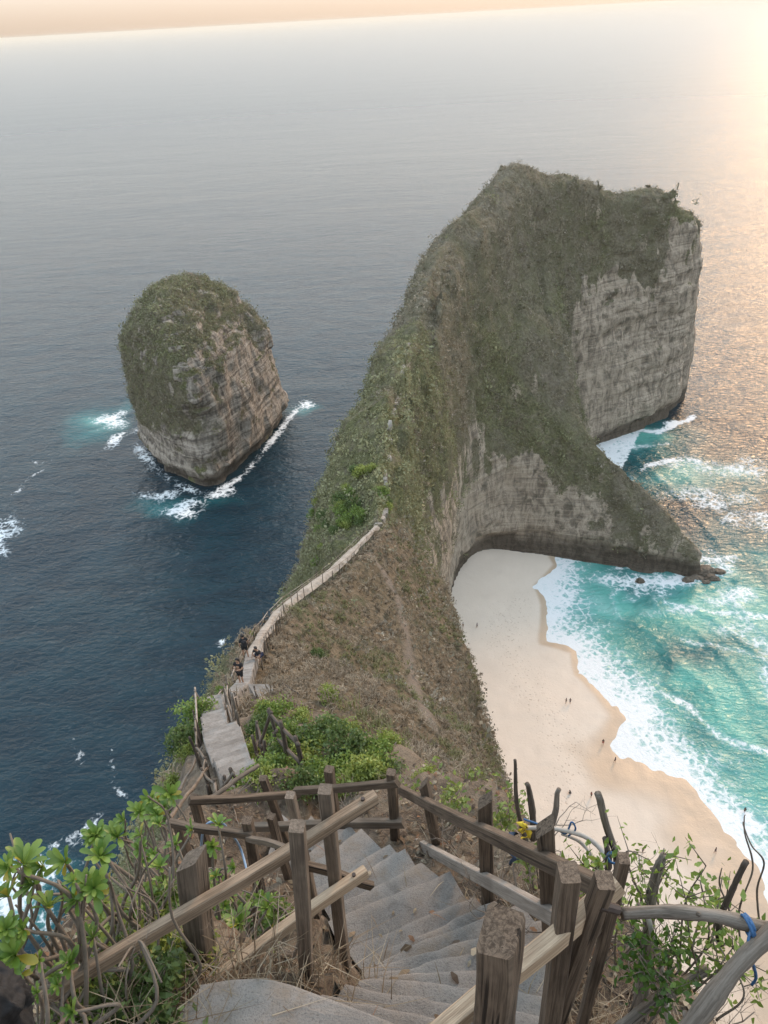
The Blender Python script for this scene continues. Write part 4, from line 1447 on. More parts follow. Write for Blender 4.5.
for px, py, r, lab in [(290, 966, .075, 'pale crumbly stone between the slim left posts'), (381, 956, .035, 'small white stone chip at the pivot of the steps'), (318, 962, .05, 'flat pale stone beside the foot of a slim left post'), (357, 938, .045, 'brown stone on the dry bank by the steps'), (467, 882, .09, 'dark lump standing in for the dark hole under the bleached lower rail')]:
    g = hit(px, py, y0=.4, y1=12, hf=ground)
    g = above_stairs(px, py) if g is None else g
    bm = bmesh.new(); bmesh.ops.create_icosphere(bm, subdivisions=3, radius=r)
    for v_ in bm.verts:
        n_ = float(fbm3(np.array(v_.co) / r * 1.1 + px, 3, 411)); v_.co *= 1 + .45 * n_; v_.co.z *= .6
    me = bpy.data.meshes.new('stone'); bm.to_mesh(me); bm.free()
    me.materials.append(plain_mat('stone_chip', (.38, .30, .22) if px != 467 else (.12, .10, .08), .95, .35, 25, .8, .02))  # darker tint on one lump paints in the dark hole beside the steps
    o = bpy.data.objects.new('stone', me); o.location = g + np.array([0, 0, r * .25]); COL.objects.link(o)
    tag(o, lab, 'stone')

# dark crumpled cloth in the lower left corner, over the end of the upper rail
m_cloth, nt, out = new_mat('black_cloth')
n1 = noise(nt, coords(nt, (1, 1, 1), 'World'), 9, 5)
principled(nt, out, Base_Color=mix(nt, n1, (.004, .004, .005), (.014, .013, .013)), Roughness=.75, Normal=bump(nt, n1, .6, .03))
c0 = at_y(-2, 1012, a_[1] if False else 1.12)
bm = bmesh.new(); bmesh.ops.create_icosphere(bm, subdivisions=5, radius=1)
for v_ in bm.verts:
    q = np.array(v_.co)
    n_ = float(fbm3(q * 1.6 + 3, 3, 421)); r2 = float(noise3(np.array([q[0] * 1.2 + q[2] * 2.2, q[1] * 3.5, q[2] * .6]), 423))
    r3 = float(noise3(np.array([q[0] * 3.1 - q[2] * 2.0, q[1] * 2.5, q[2] * 4.0 + q[0]]), 427)); k_ = 1 + .20 * n_ + .22 * (1 - abs(r2) * 2.4) + .10 * (1 - abs(r3) * 2.4)
    v_.co = Vector((q[0] * .07 * k_, q[1] * .085 * k_, q[2] * .14 * k_))
me = bpy.data.meshes.new('crumpled_cloth'); bm.to_mesh(me); bm.free(); me.materials.append(m_cloth)
me.polygons.foreach_set('use_smooth', np.ones(len(me.polygons), bool))
o = bpy.data.objects.new('crumpled_cloth', me); o.location = c0; COL.objects.link(o)
tag(o, 'black crumpled cloth bundled over the lower end of the left rail', 'cloth')

# ================================================================== ROUGH FENCES ALONG THE PATH
def path_fence(s0, s1, side, label, off=.62, hh=.95, gap=1.25, pr=.036, rr=.028, rails=2, mats=(None, None), lean=.06):
    p, d, r = path_at(s0)
    base = p + r * side * off
    root = empty('pole_fence', base, label, 'fence', 'rough pole fences along the ridge path')
    tops = []
    s = s0
    while s <= s1:
        p, d, r = path_at(s)
        b = p + r * side * (off + random.uniform(-.08, .08))
        b[2] = float(ground(b[0], b[1]))
        b[2] = max(b[2], p[2] - .35)
        h_ = hh * random.uniform(.8, 1.15)
        t = b + np.array([random.gauss(0, lean), random.gauss(0, lean), h_])
        sp_ = Soup()
        sp_.tube(curve_pts([b - np.array([0, 0, .5]), (b + t) / 2 + np.array([random.gauss(0, .008), random.gauss(0, .008), 0]), t], 3), [pr * 1.1, pr, pr, pr * .95, pr * .9, pr * .85, pr * .8][:7], 6, .15)
        child(sp_, 'post', mats[0] or random.choice([m_bark, m_bark, m_bark_dark]), root, True)
        tops.append((b, t))
        s += gap * random.uniform(.8, 1.25)
    for lv in range(rails):
        f_ = (.90, .48, .2)[lv]
        k = 0
        while k < len(tops) - 1:
            n_ = min(len(tops) - 1, k + random.choice([1, 2, 2]))
            P = [tops[i][0] * (1 - f_) + tops[i][1] * f_ for i in (k, n_)]
            d_ = (P[1] - P[0])
            P = [P[0] - d_ * random.uniform(.04, .14) + np.array([0, 0, random.gauss(0, .03)]), (P[0] + P[1]) / 2 + np.array([random.gauss(0, .008), random.gauss(0, .008), random.gauss(0, .01)]), P[1] + d_ * random.uniform(.04, .14) + np.array([0, 0, random.gauss(0, .03)])]
            sr_ = Soup(); sr_.tube(curve_pts(P, 3), rr * random.uniform(.8, 1.2), 6, .12)
            child(sr_, 'rail', mats[1] or random.choice([m_wood_pale, m_bark, m_wood_grey]), root, True)
            k = n_
    return root


S_of = lambda y: float(np.interp(y, PATH[:, 1], cum))
path_fence(S_of(13.2), S_of(27), -1, 'pale double railed pole fence on the sea side of the near grey steps', .44, .95, 1.5, .034, .032, 2, (None, m_wood_pale))
path_fence(S_of(11.0), S_of(23), 1, 'leaning pole fence on the land side of the near grey steps', .44, .85, 1.2, .03, .026, 2)
path_fence(S_of(6.4), S_of(12.4), -1, 'close set short stakes left of the lowest visible steps', .5, .8, .5, .03, .022, 1, (m_bark_dark, m_bark))
path_fence(S_of(6.4), S_of(9.6), 1, 'dark upright stakes between the turning steps and the green shrubs', .5, .95, .55, .034, .024, 2, (m_bark_dark, m_bark_dark))
path_fence(S_of(30), S_of(52), -1, 'sea side pole fence just beyond the people on the path', .6, 1.0, 1.7, .04, .034, 2)
path_fence(S_of(34), S_of(52), 1, 'land side pole fence just beyond the people on the path', .6, 1.0, 1.5, .04, .034, 1)
path_fence(S_of(52), S_of(89), -1, 'farthest sea side pole fence climbing to the saddle', .62, 1.0, 2.7, .04, .027, 2)
path_fence(S_of(52), S_of(87), 1, 'farthest land side pole fence climbing to the saddle', .62, 1.0, 2.9, .04, .026, 1)
# little fence round the landing
root = empty('pole_fence', lq[1], 'small dark rail fence round the grey landing below the people', 'fence', 'rough pole fences along the ridge path')
cor = [lq[0] * .3 + lq[4] * .7, lq[4], lq[3], lq[2], lq[1]]
tops = []
for k in range(len(cor) - 1):
    n_ = 3 if k > 0 else 1
    for j in range(n_):
        b = cor[k] + (cor[k + 1] - cor[k]) * j / n_
        t = b + np.array([random.gauss(0, .04), random.gauss(0, .04), .75])
        s = Soup(); s.tube([b - np.array([0, 0, .3]), t], .035, 6); child(s, 'post', m_bark_dark, root, True); tops.append((b, t))
for f_ in (.9, .5):
    for k in range(len(tops) - 1):
        s = Soup(); s.tube([tops[k][0] * (1 - f_) + tops[k][1] * f_, tops[k + 1][0] * (1 - f_) + tops[k + 1][1] * f_], .024, 6); child(s, 'rail', m_bark_dark if f_ > .6 else m_wood_grey, root, True)
# loose fallen poles around the foot of the near path
for k, (a, b, lab) in enumerate([((215, 812), (262, 782), 'pale loose pole fallen across the stakes near the turn'), ((172, 838), (212, 776), 'pale fallen pole slanting up beside the short stakes'), ((158, 828), (196, 800), 'thin fallen pole among the leaves left of the steps'), ((182, 800), (205, 758), 'crooked fallen pole at the seaward edge of the lowest steps')]):
    A, B = hit(*a, y0=2, hf=ground), hit(*b, y0=2, hf=ground)
    A = at_y(*a, 7) if A is None else A; B = at_y(*b, 9) if B is None else B
    log_thing('fallen_pole', [A + np.array([0, 0, .25]), B + np.array([0, 0, .3])], .026, m_wood_grey if k != 3 else m_bark, lab, 'pole', 'fallen poles by the turn of the steps', 7, .006)

# ================================================================== VEGETATION
def quads_cloud(C, size, aspect=.45, upbias=.3, r=None, bend=0.0):
    """one bent leaf (two quads) per centre; size (N,), returns V, F (quads)"""
    N = len(C)
    r = r or rng
    d = r.normal(size=(N, 3)); d[:, 2] += upbias; d /= np.linalg.norm(d, axis=1, keepdims=True)
    u = np.cross(d, r.normal(size=(N, 3))); u /= np.linalg.norm(u, axis=1, keepdims=True)
    n = np.cross(d, u)
    L = size[:, None]; W = L * aspect
    base = C - d * L * .5
    a, b = base - u * W * .12, base + u * W * .12
    m1, m2 = C - u * W * .5 + n * L * .10, C + u * W * .5 + n * L * .10
    t1, t2 = C + d * L * .5 - u * W * .08, C + d * L * .5 + u * W * .08
    V = np.stack([a, b, m2, m1, t2, t1], 1).reshape(-1, 3)
    k = np.arange(N)[:, None] * 6
    Fq = np.stack([np.concatenate([k, k+1, k+2, k+3], 1), np.concatenate([k+3, k+2, k+4, k+5], 1)], 1).reshape(-1, 4)
    return V, Fq


def blades(C, h, lean, w, r=None):
    """grass blade = bent strip of two quads"""
    r = r or rng
    N = len(C)
    a = r.uniform(0, 6.283, N)
    d = np.stack([np.cos(a), np.sin(a), np.zeros(N)], 1)
    s_ = np.stack([-np.sin(a), np.cos(a), np.zeros(N)], 1)
    up = np.array([0, 0, 1.])
    L = h[:, None]; ln = lean[:, None]; w_ = (w * np.ones(N))[:, None]
    m = C + up * L * .6 + d * L * ln * .3
    t = C + up * L * (1 - ln * .35) + d * L * ln
    V = np.stack([C - s_*w_, C + s_*w_, m + s_*w_*.8, m - s_*w_*.8, t + s_*w_*.15, t - s_*w_*.15], 1).reshape(-1, 3)
    k = np.arange(N)[:, None] * 6
    Fq = np.stack([np.concatenate([k, k+1, k+2, k+3], 1), np.concatenate([k+3, k+2, k+4, k+5], 1)], 1).reshape(-1, 4)
    return V, Fq


def quad1(C, size, aspect=.6, upbias=.3, r=None):
    N = len(C)
    d = r.normal(size=(N, 3)); d[:, 2] += upbias; d /= np.linalg.norm(d, axis=1, keepdims=True)
    u = np.cross(d, r.normal(size=(N, 3))); u /= np.linalg.norm(u, axis=1, keepdims=True)
    L = size[:, None] * .5; W = L * aspect
    V = np.stack([C - d * L, C + u * W, C + d * L, C - u * W], 1).reshape(-1, 3)
    return V, np.arange(N * 4).reshape(-1, 4)


m_scrub = leaf_mat('scrub_leaves', (.05, .05, .025), (.08, .08, .04), .2, .7, 2.0, 'tint')
m_dry = leaf_mat('dry_grass', (.16, .12, .08), (.2, .15, .1), .2, .9, 2.0, 'tint')
m_nau = leaf_mat('fleshy_green_leaf', (.08, .17, .02), (.14, .26, .04), .35, .38, 9.0, 'tint')
m_leaf = leaf_mat('small_green_leaf', (.06, .12, .02), (.12, .2, .04), .35, .45, 6.0, 'tint')
m_twig = plain_mat('dry_twig', (.25, .20, .155), .9, .4, 40, .4, .004)
m_stem = plain_mat('shrub_stem', (.17, .14, .108), .85, .4, 40, .5, .005)


def cover_points(V, N, mask, n, r):
    w_ = mask / mask.sum()
    i = r.choice(len(V), n, p=w_)
    return i


# --- low scrub that covers the headland (a mass nobody could count)
r1 = np.random.default_rng(21)
view = (EYE - Vh); view /= np.linalg.norm(view, axis=1, keepdims=True)
facing = (view * Nh).sum(1)
dist = np.linalg.norm(Vh - EYE, axis=1)
mask = np.clip(1 - rock * 1.25, .03, 1) * sstep(-.35, 0, facing) * sstep(3, 9, vz) * (1 - .93 * np.clip(dry, 0, 1)) * (vy > 20)
idx = cover_points(Vh, Nh, mask, 46000, r1)
ctr = Vh[idx] + r1.normal(size=(len(idx), 3)) * .35
rad = r1.gamma(3.0, .17, len(idx)) * np.where(rock[idx] > .5, .7, 1.0) * np.where(green[idx] > .4, 1.25, 1.0)
rad = np.clip(rad * .74, .18, 1.25)
rad = rad * np.where(r1.random(len(idx)) < .05, 1.6, 1.0)
rad = rad * (.42 + .58 * sstep(35, 110, dist[idx]))
PER = 24
C = np.repeat(ctr, PER, 0) + (r1.normal(size=(len(idx) * PER, 3)) * np.repeat(rad, PER)[:, None] * np.array([.5, .5, .34])) + Nh[np.repeat(idx, PER)] * np.repeat(rad * .25, PER)[:, None]
V, Fq = quad1(C, np.repeat(rad, PER) * r1.uniform(.3, .62, len(C)), .6, .3, r1)
pal = np.array([(.215, .188, .125), (.28, .243, .172), (.205, .20, .108), (.26, .258, .135), (.33, .285, .22)])
gsel = green[idx] + .45 * fbm3(Vh[idx] / 9, 2, 79) + .2 * r1.normal(size=len(idx))
ci = np.where(gsel > .55, 3, np.where(gsel > .32, 2, np.where(r1.random(len(idx)) < .3, 4, np.where(r1.random(len(idx)) < .5, 1, 0))))
colr_ = np.repeat(pal[ci] * r1.uniform(.75, 1.3, (len(idx), 1)), PER * 4, 0)
scrub_o = fast_mesh('hillside_scrub', V, Fq, m_scrub, 4, False)
set_attr(scrub_o, 'tint', colr_); tag(scrub_o, 'low dull green and brown scrub covering the headland', 'scrub', kind='stuff')

# --- scrub on the island, with bigger bushes on its crown
mask = np.clip(1 - i_rock * 1.3, .02, 1) * sstep(5, 12, jz) * sstep(-.3, .1, ((EYE - Vi) / np.linalg.norm(EYE - Vi, axis=1, keepdims=True) * Ni).sum(1))
idx = cover_points(Vi, Ni, mask, 7000, r1)
rad = np.clip(r1.gamma(3, .15, len(idx)), .22, 1.3) * (1 + .55 * sstep(.3, .7, Ni[idx, 2]))
C = np.repeat(Vi[idx], PER, 0) + r1.normal(size=(len(idx) * PER, 3)) * np.repeat(rad, PER)[:, None] * .5 + Ni[np.repeat(idx, PER)] * np.repeat(rad * .35, PER)[:, None]
V, Fq = quad1(C, np.repeat(rad, PER) * r1.uniform(.3, .62, len(C)), .6, .3, r1)
ci = np.where(r1.random(len(idx)) < .25 + .4 * sstep(.2, .6, Ni[idx, 2]), np.where(r1.random(len(idx)) < .5, 3, 2), np.where(r1.random(len(idx)) < .5, 0, 1))
isl_s = fast_mesh('scrub', V, Fq, m_scrub, 4, False, island)
set_attr(isl_s, 'tint', np.repeat(pal[ci] * r1.uniform(.8, 1.3, (len(idx), 1)), PER * 4, 0)); isl_s['kind'] = 'stuff'

# --- dry brown grass of the near slope
mask = np.clip(dry, 0, 1) * (1 - .97 * trail) * sstep(-.2, .1, facing) * (vy > 9)
idx = cover_points(Vh, Nh, mask / np.maximum(dist, 12) ** .6, 24000, r1)
PB = 16
hgt = np.clip(r1.gamma(4, .075, len(idx)), .12, .62)
ctr = Vh[idx] + r1.normal(size=(len(idx), 3)) * np.array([.3, .3, .05])
C = np.repeat(ctr, PB, 0) + r1.normal(size=(len(idx) * PB, 3)) * np.repeat(hgt, PB)[:, None] * np.array([.28, .28, .06])
hh = np.repeat(hgt, PB) * r1.uniform(.6, 1.15, len(C))
V, Fq = blades(C, hh, r1.uniform(.25, 1.0, len(C)), np.repeat(np.clip(0.008 + dist[idx] * .00038, .008, .04), PB), r1)
pal2 = np.array([(.27, .212, .145), (.20, .158, .108), (.34, .275, .195), (.165, .155, .075), (.18, .185, .07)])
gn_ = noise3(Vh[idx] / 6.0, 77)
ci = np.where(gn_ + .02 * (Vh[idx, 0] - 4) > .14, np.where(r1.random(len(idx)) < .55, 3, 4), r1.integers(0, 3, len(idx)))
grass_o = fast_mesh('dry_hillside_grass', V, Fq, m_dry, 4, False)
set_attr(grass_o, 'tint', np.repeat(pal2[ci] * r1.uniform(.75, 1.25, (len(idx), 1)), PB * 6, 0))
tag(grass_o, 'dry brown grass tufts over the near slope of the ridge', 'grass', kind='stuff')

# --- straw, dead leaves and little twigs on the near bank
NL = 15000
px_ = r1.uniform(-3.4, 4.2, NL); py_ = .3 + r1.gamma(2.2, 1.7, NL)
k_ = (py_ < 15)
dm = np.full(NL, 9.0)
for q in SV: dm = np.minimum(dm, np.hypot(px_ - q[0], py_ - q[1]))
k_ &= (dm > .10) | (r1.random(NL) < .09)
px_, py_ = px_[k_], py_[k_]
gz_ = ground(px_, py_)
STT = BVHTree.FromPolygons([tuple(v_.co) for v_ in stair.data.vertices], [tuple(p_.vertices) for p_ in stair.data.polygons])
for q in range(len(px_)):
    hh_q = STT.ray_cast(Vector((px_[q], py_[q], 141)), Vector((0, 0, -1)))
    if hh_q[0] is not None and hh_q[0].z > gz_[q]: gz_[q] = hh_q[0].z
C = np.stack([px_, py_, gz_ + .015], 1)
n_ = len(C)
kind_ = r1.random(n_)
L = np.where(kind_ < .55, r1.uniform(.06, .24, n_), r1.uniform(.03, .08, n_))
a = r1.uniform(0, 6.283, n_); tl = r1.normal(0, .35, n_)
d = np.stack([np.cos(a) * np.cos(tl), np.sin(a) * np.cos(tl), np.sin(tl) + .1], 1)
s_ = np.stack([-np.sin(a), np.cos(a), r1.normal(0, .3, n_)], 1)
W = np.where(kind_ < .55, .0028, L * .28)[:, None]
Lc = L[:, None]
m = C + np.array([0, 0, 1]) * Lc * .12
V = np.stack([C - d*Lc*.5 - s_*W*.3, C - d*Lc*.5 + s_*W*.3, m + s_*W, m - s_*W, C + d*Lc*.5 + s_*W*.3, C + d*Lc*.5 - s_*W*.3], 1).reshape(-1, 3)
kq = np.arange(n_)[:, None] * 6
Fq = np.stack([np.concatenate([kq, kq+1, kq+2, kq+3], 1), np.concatenate([kq+3, kq+2, kq+4, kq+5], 1)], 1).reshape(-1, 4)
pal3 = np.array([(.30, .235, .15), (.22, .16, .10), (.13, .085, .05), (.38, .32, .23), (.10, .07, .05), (.25, .13, .07)])
lit = fast_mesh('dry_litter', V, Fq, m_dry, 4, False)
set_attr(lit, 'tint', np.repeat(pal3[r1.integers(0, 6, n_)] * r1.uniform(.7, 1.2, (n_, 1)), 6, 0))
tag(lit, 'straw and dead leaves scattered on the dry bank', 'litter', kind='stuff')


# --- individual plants ---------------------------------------------------------
def rosette(c, axis, L, n, r, tints, Vl, Fl, Tl):
    axis = np.asarray(axis, float); axis /= np.linalg.norm(axis)
    u = np.cross(axis, (0.3, .8, .1)); u /= np.linalg.norm(u); v_ = np.cross(axis, u)
    prof = [(.0, .10), (.22, .34), (.48, .78), (.74, 1.0), (.92, .72), (1.0, .18)]
    for k in range(n):
        a = k * 2.39996 + r.normal(0, .12)
        el = math.radians(30 + 48 * (k / n) ** .8 + r.normal(0, 6))      # inner leaves stand up
        l = L * (1.0 - .28 * k / n) * r.uniform(.7, 1.15)
        w_ = l * .30
        out_ = u * math.cos(a) + v_ * math.sin(a)
        side = -u * math.sin(a) + v_ * math.cos(a)
        t_ = tints[0] + (tints[1] - tints[0]) * r.random()
        if r.random() < .05: t_ = np.array([.42, .33, .05])
        b = len(Vl)
        p = np.array(c, float)
        prev = 0
        e = el
        for (f, wf) in prof:
            st = (f - prev) * l; prev = f
            dv = out_ * math.cos(e) + axis * math.sin(e)
            p = p + dv * st
            e -= .16 * (f > 0)
            nrm = axis * math.cos(e) - out_ * math.sin(e)
            for sg in (-1, 0, 1):
                Vl.append(p + side * sg * w_ * wf * .5 + nrm * (abs(sg) * w_ * wf * .13)); Tl.append(t_)
        for q in range(len(prof) - 1):
            for j in (0, 1):
                Fl.append((b + q*3 + j, b + q*3 + j + 1, b + q*3 + j + 4, b + q*3 + j + 3))


def finish_leaves(name, Vl, Fl, Tl, mat, root, smooth=True):
    org_ = np.array(root.location)
    o = fast_mesh(name, np.array(Vl) - org_, np.array(Fl), mat, 4, smooth, root)
    set_attr(o, 'tint', np.array(Tl))
    return o


def naupaka(spots, y, base_px, label, group=None, L=.135, extra=8, seed=0, bare=2):
    """bush with long bare stems that end in rosettes of fleshy leaves"""
    r = np.random.default_rng(seed)
    tops = [at_y(px, py, y + dy) for px, py, dy in spots]
    b = at_y(*base_px, y)
    b[2] = min(float(ground(b[0], b[1])), min(t[2] for t in tops) - .25)
    root = empty('leafy_shrub', b, label, 'shrub', group)
    st = Soup(); Vl, Fl, Tl = [], [], []
    tint = (np.array((.085, .17, .024)), np.array((.28, .38, .08)))
    alls = list(tops)
    for k in range(extra):
        t = tops[r.integers(len(tops))]
        alls.append(t + r.normal(size=3) * np.array([.10, .12, .05]) - np.array([0, 0, r.uniform(.04, .20)]))
    for k, t in enumerate(alls):
        j = b + r.normal(size=3) * np.array([.08, .08, 0])
        m1 = j + (t - j) * .35 + r.normal(size=3) * np.array([.10, .10, .04])
        m2 = j + (t - j) * .72 + r.normal(size=3) * np.array([.09, .09, .04])
        P = curve_pts([j - np.array([0, 0, .1]), m1, m2, t], 5)
        st.tube(P, list(np.linspace(.012, .0065, len(P))), 6, .15)
        ax = np.array([r.normal(0, .35), r.normal(-.1, .35) - .15, 1.0])
        rosette(t, ax, .72 * L * r.uniform(.6, 1.2) * (1 if k < len(tops) else .75), int(r.integers(12, 18)), r, tint, Vl, Fl, Tl)
    for k in range(bare):                                       # leafless grey shoots
        j = b + r.normal(size=3) * np.array([.12, .10, 0])
        t = tops[r.integers(len(tops))] + r.normal(size=3) * np.array([.16, .12, .08]) - np.array([0, 0, .08])
        P = curve_pts([j, j + (t - j) * .4 + r.normal(size=3) * .09, j + (t - j) * .75 + r.normal(size=3) * .08, t], 5)
        st.tube(P, list(np.linspace(.010, .004, len(P))), 5, .15)
    child(st, 'stems', m_stem, root, True)
    finish_leaves('leaves', Vl, Fl, Tl, m_nau, root)
    return root


G1 = 'broad leaved shrubs on the left bank'
naupaka([(10, 868, 0), (24, 866, .05), (9, 897, -.03), (6, 930, -.1), (16, 956, -.15)], 1.62, (30, 1000), 'tall rosette leaved shrub at the left edge of the photo above the black cloth', G1, .14, 6, 1)
naupaka([(43, 866, 0), (66, 862, .05), (94, 888, .0)], 1.72, (88, 990), 'rosette leaved shrub with bare curling stems in front of the white surf', G1, .135, 4, 2, 7)
naupaka([(100, 857, 0), (96, 836, .1), (141, 836, .12)], 2.05, (120, 960), 'rosette leaved shrub on the left bank against the dark sea', G1, .135, 5, 3, 6)
naupaka([(177, 845, 0), (160, 868, -.1), (213, 846, .1)], 2.5, (190, 930), 'rosette leaved shrub right behind the thick dark left post', G1, .14, 4, 4)
naupaka([(207, 878, 0), (225, 888, 0), (235, 868, .1), (224, 906, -.1)], 2.75, (226, 930), 'green rosette leaved shrub under the hanging pale blue hose', G1, .14, 5, 5)
naupaka([(268, 909, 0), (276, 920, .05), (240, 924, .0), (262, 898, .1)], 2.35, (262, 948), 'low rosette leaved shrub between the thick post and the slim posts', G1, .15, 4, 6, 2)
naupaka([(40, 960, 0), (70, 965, .1), (58, 985, 0)], 1.45, (60, 1010), 'small rosette leaved shrub low beside the upper rail end', G1, .09, 5, 7)
naupaka([(170, 795, 0), (150, 800, .2), (158, 815, .1)], 4.2, (172, 850), 'rosette leaved shrub beyond the left bank near the fallen poles', G1, .19, 6, 8)
naupaka([(125, 820, 0), (140, 812, .1), (118, 838, 0)], 3.2, (140, 870), 'yellow green rosette leaved shrub leaning out over the dark sea', G1, .16, 5, 9)


def shrub_mesh(seed, n=850, leaf=.085, R=(.55, .55, .45), tint=((.045, .10, .014), (.15, .25, .04)), lump=6):
    """leafy dome: clumps of leaves on branching stems; returns stems Soup and leaf arrays, base at the origin"""
    r = np.random.default_rng(seed)
    st = Soup()
    cl = []
    for k in range(lump + 6):
        a, el = r.uniform(0, 6.283), r.uniform(.15, 1.45)
        q = np.array([math.cos(a) * math.cos(el) * R[0], math.sin(a) * math.cos(el) * R[1], R[2] * (.35 + math.sin(el))]) * r.uniform(.55, 1.05)
        cl.append((q, r.uniform(.28, .5) * R[0], r.uniform(.8, 1.25)))
        P = curve_pts([np.array([0, 0, -.12]), q * .5 + r.normal(size=3) * .05 * R[0], q], 4)
        st.tube(P, list(np.linspace(.018, .006, len(P)) * (R[0] / .55)), 5)
    per = n // len(cl)
    Cs, Ts, Ls = [], [], []
    for q, rad_, br in cl:
        c = q + r.normal(size=(per, 3)) * rad_ * np.array([.55, .55, .45])
        Cs.append(c); Ls.append(leaf * r.uniform(.65, 1.25, per))
        t = np.array(tint[0]) + (np.array(tint[1]) - np.array(tint[0])) * np.clip(r.random((per, 1)) * .8 + .1, 0, 1)
        Ts.append(np.repeat(t * br, 6, 0))
    V, Fq = quads_cloud(np.concatenate(Cs), np.concatenate(Ls), .5, .6, r)
    return st, V, Fq, np.concatenate(Ts)


def make_shrub(seed, label, group=None, name='shrub', **k):
    st, V, Fq, T = shrub_mesh(seed, **k)
    root = empty(name, (0, 0, 0), label, 'shrub', group)
    child(st, 'stems', m_stem, root, True)
    o = fast_mesh('leaves', V, Fq, m_leaf, 4, False, root); set_attr(o, 'tint', T)
    return root


def copy_thing(root, loc, rot, sc, label=None, group=None):
    c = root.copy(); COL.objects.link(c)
    c.location = loc; c.rotation_euler = (0, 0, rot); c.scale = (sc, sc, sc)
    if label: c['label'] = label
    if group: c['group'] = group
    for ch in root.children:
        d_ = ch.copy(); COL.objects.link(d_); d_.parent = c
    return c


def set_at(root, loc, rot=0., sc=1., label=None):
    root.location = Vector([float(q) for q in loc]); root.rotation_euler = (0, 0, rot); root.scale = (sc, sc, sc)
    if label: root['label'] = label
    return root


def place(px, py, y0=3., sink=.05):
    g = hit(px, py, y0=y0, hf=ground)
    return g - np.array([0, 0, sink])


LUSH = dict(n=1500, leaf=.15, R=(.85, .85, .7), tint=((.10, .165, .03), (.28, .37, .085)))
GT = 'green shrubs of the thicket below the far handrail'
LT = 'leafy green shrub in the thicket on the slope below the far handrail'
protos = [make_shrub(s_, LT, GT, **dict(LUSH, tint=t_)) for s_, t_ in ((31, LUSH['tint']), (32, ((.15, .19, .035), (.38, .42, .11))), (33, ((.065, .105, .03), (.18, .24, .08))))]
TH = [(275, 705, .9), (300, 712, .8), (322, 735, 1.1), (290, 738, 1.2), (262, 738, 1.0), (345, 742, 1.2), (372, 752, 1.1), (310, 758, 1.2), (278, 762, 1.1), (338, 768, 1.1), (365, 772, 1.0), (298, 780, 1.0),
      (325, 720, .8), (350, 725, .8), (385, 768, .9), (262, 722, .7), (250, 750, .8), (300, 748, 1.1), (320, 778, 1.0), (272, 778, .9), (350, 757, .9), (378, 740, .7)]
TH += [(random.uniform(255, 400), random.uniform(722, 792), random.uniform(.6, 1.1)) for _ in range(20)]
TH = [q for q in TH if q[1] > 700 + max(0, q[0] - 300) * .35]
for k, (px, py, s_) in enumerate(TH):
    g = place(px, py + 10, 5.5)
    sc_ = s_ * random.uniform(.8, 1.1) * (.22 + .018 * g[1])
    if k < 3: set_at(protos[k], g, random.uniform(0, 6), sc_)
    else: copy_thing(protos[k % 3], g, random.uniform(0, 6), sc_)
# shrubs one can tell apart
single = [((185, 706), 13, 1.35, 0, 'yellow green bush sticking out over the sea beside the near grey steps'),
          ((176, 728), 11, 1.25, 2, 'dark green bush lower on the seaward edge beside the near grey steps'),
          ((208, 672), 20, .9, 0, 'bright bush on the seaward edge just left of the people'),
          ((266, 708), 17, .75, 1, 'small yellow bush inside the bend by the landing fence'),
          ((318, 648), 30, 1.3, 2, 'lone round green bush on the brown slope beyond the landing'),
          ((330, 690), 20, .9, 1, 'small light bush on the brown slope above the thicket'),
          ((236, 618), 40, 1.1, 1, 'yellow green bush on the seaward edge beyond the people'),
          ((142, 792), 8, .9, 0, 'bright green bush at the top of the seaward slope left of the fallen poles'),
          ((158, 770), 9, .8, 1, 'low yellowish bush on the seaward slope below the double railed fence'),
          ((112, 812), 5, .6, 2, 'small dark bush hanging over the sea at the left bank'),
          ((180, 742), 10, .7, 1, 'pale green bush below the two bushes by the near grey steps'),
          ((425, 772), 6, .5, 1, 'low shrub with pale leaves behind the middle of the right handrail'),
          ((458, 788), 5, .5, 1, 'yellowish leafy shrub between two posts of the right handrail'),
          ((492, 800), 5, .55, 0, 'bright leafy shrub behind the middle post of the right handrail'),
          ((512, 812), 4, .4, 0, 'small bright shrub behind the yellow ribbon'),
          ((588, 880), 3, .42, 2, 'dense green shrub at the foot of the tall bare pole'),
          ((575, 850), 3, .38, 0, 'light green shrub below the curved pale branches'),
          ((430, 748), 9, .8, 2, 'dark shrub at the lower edge of the brown slope'),
          ((480, 762), 9, .7, 1, 'tawny green shrub at the lip of the brown slope')]
for (px, py), y0, s_, kk_, lab in single:
    g = hit(px, py + 8, y0=max(2.5, y0 * .5), hf=ground)
    for back in range(8):
        if g is not None and g[1] < y0 * 2.8: break
        px += 4; py += 3
        g = hit(px, py + 8, y0=max(2.5, y0 * .5), hf=ground)
    if g is None or g[1] > y0 * 2.8: continue
    copy_thing(protos[kk_], g - np.array([0, 0, .1]), random.uniform(0, 6), s_ * (.42 if y0 < 7 else .55), lab, 'scattered shrubs on the slopes')
for k, (px, py, y) in enumerate([(40, 985, 1.5), (85, 970, 1.7), (120, 945, 1.9), (150, 915, 2.3), (108, 900, 2.2), (60, 920, 1.8), (190, 880, 2.9), (150, 870, 3.0), (225, 900, 2.8), (250, 880, 3.0), (178, 960, 1.9), (128, 985, 1.6)]):
    b = at_y(px, py, y); b[2] = min(b[2], float(ground(b[0], b[1]))) - .05
    copy_thing(protos[k % 3], b, random.uniform(0, 6), random.uniform(.2, .3), 'small low leafy shrub filling the left bank between the broad leaved shrubs', 'low leafy shrubs on the left bank')
GB = 'bushes on the steep green flank of the neck'
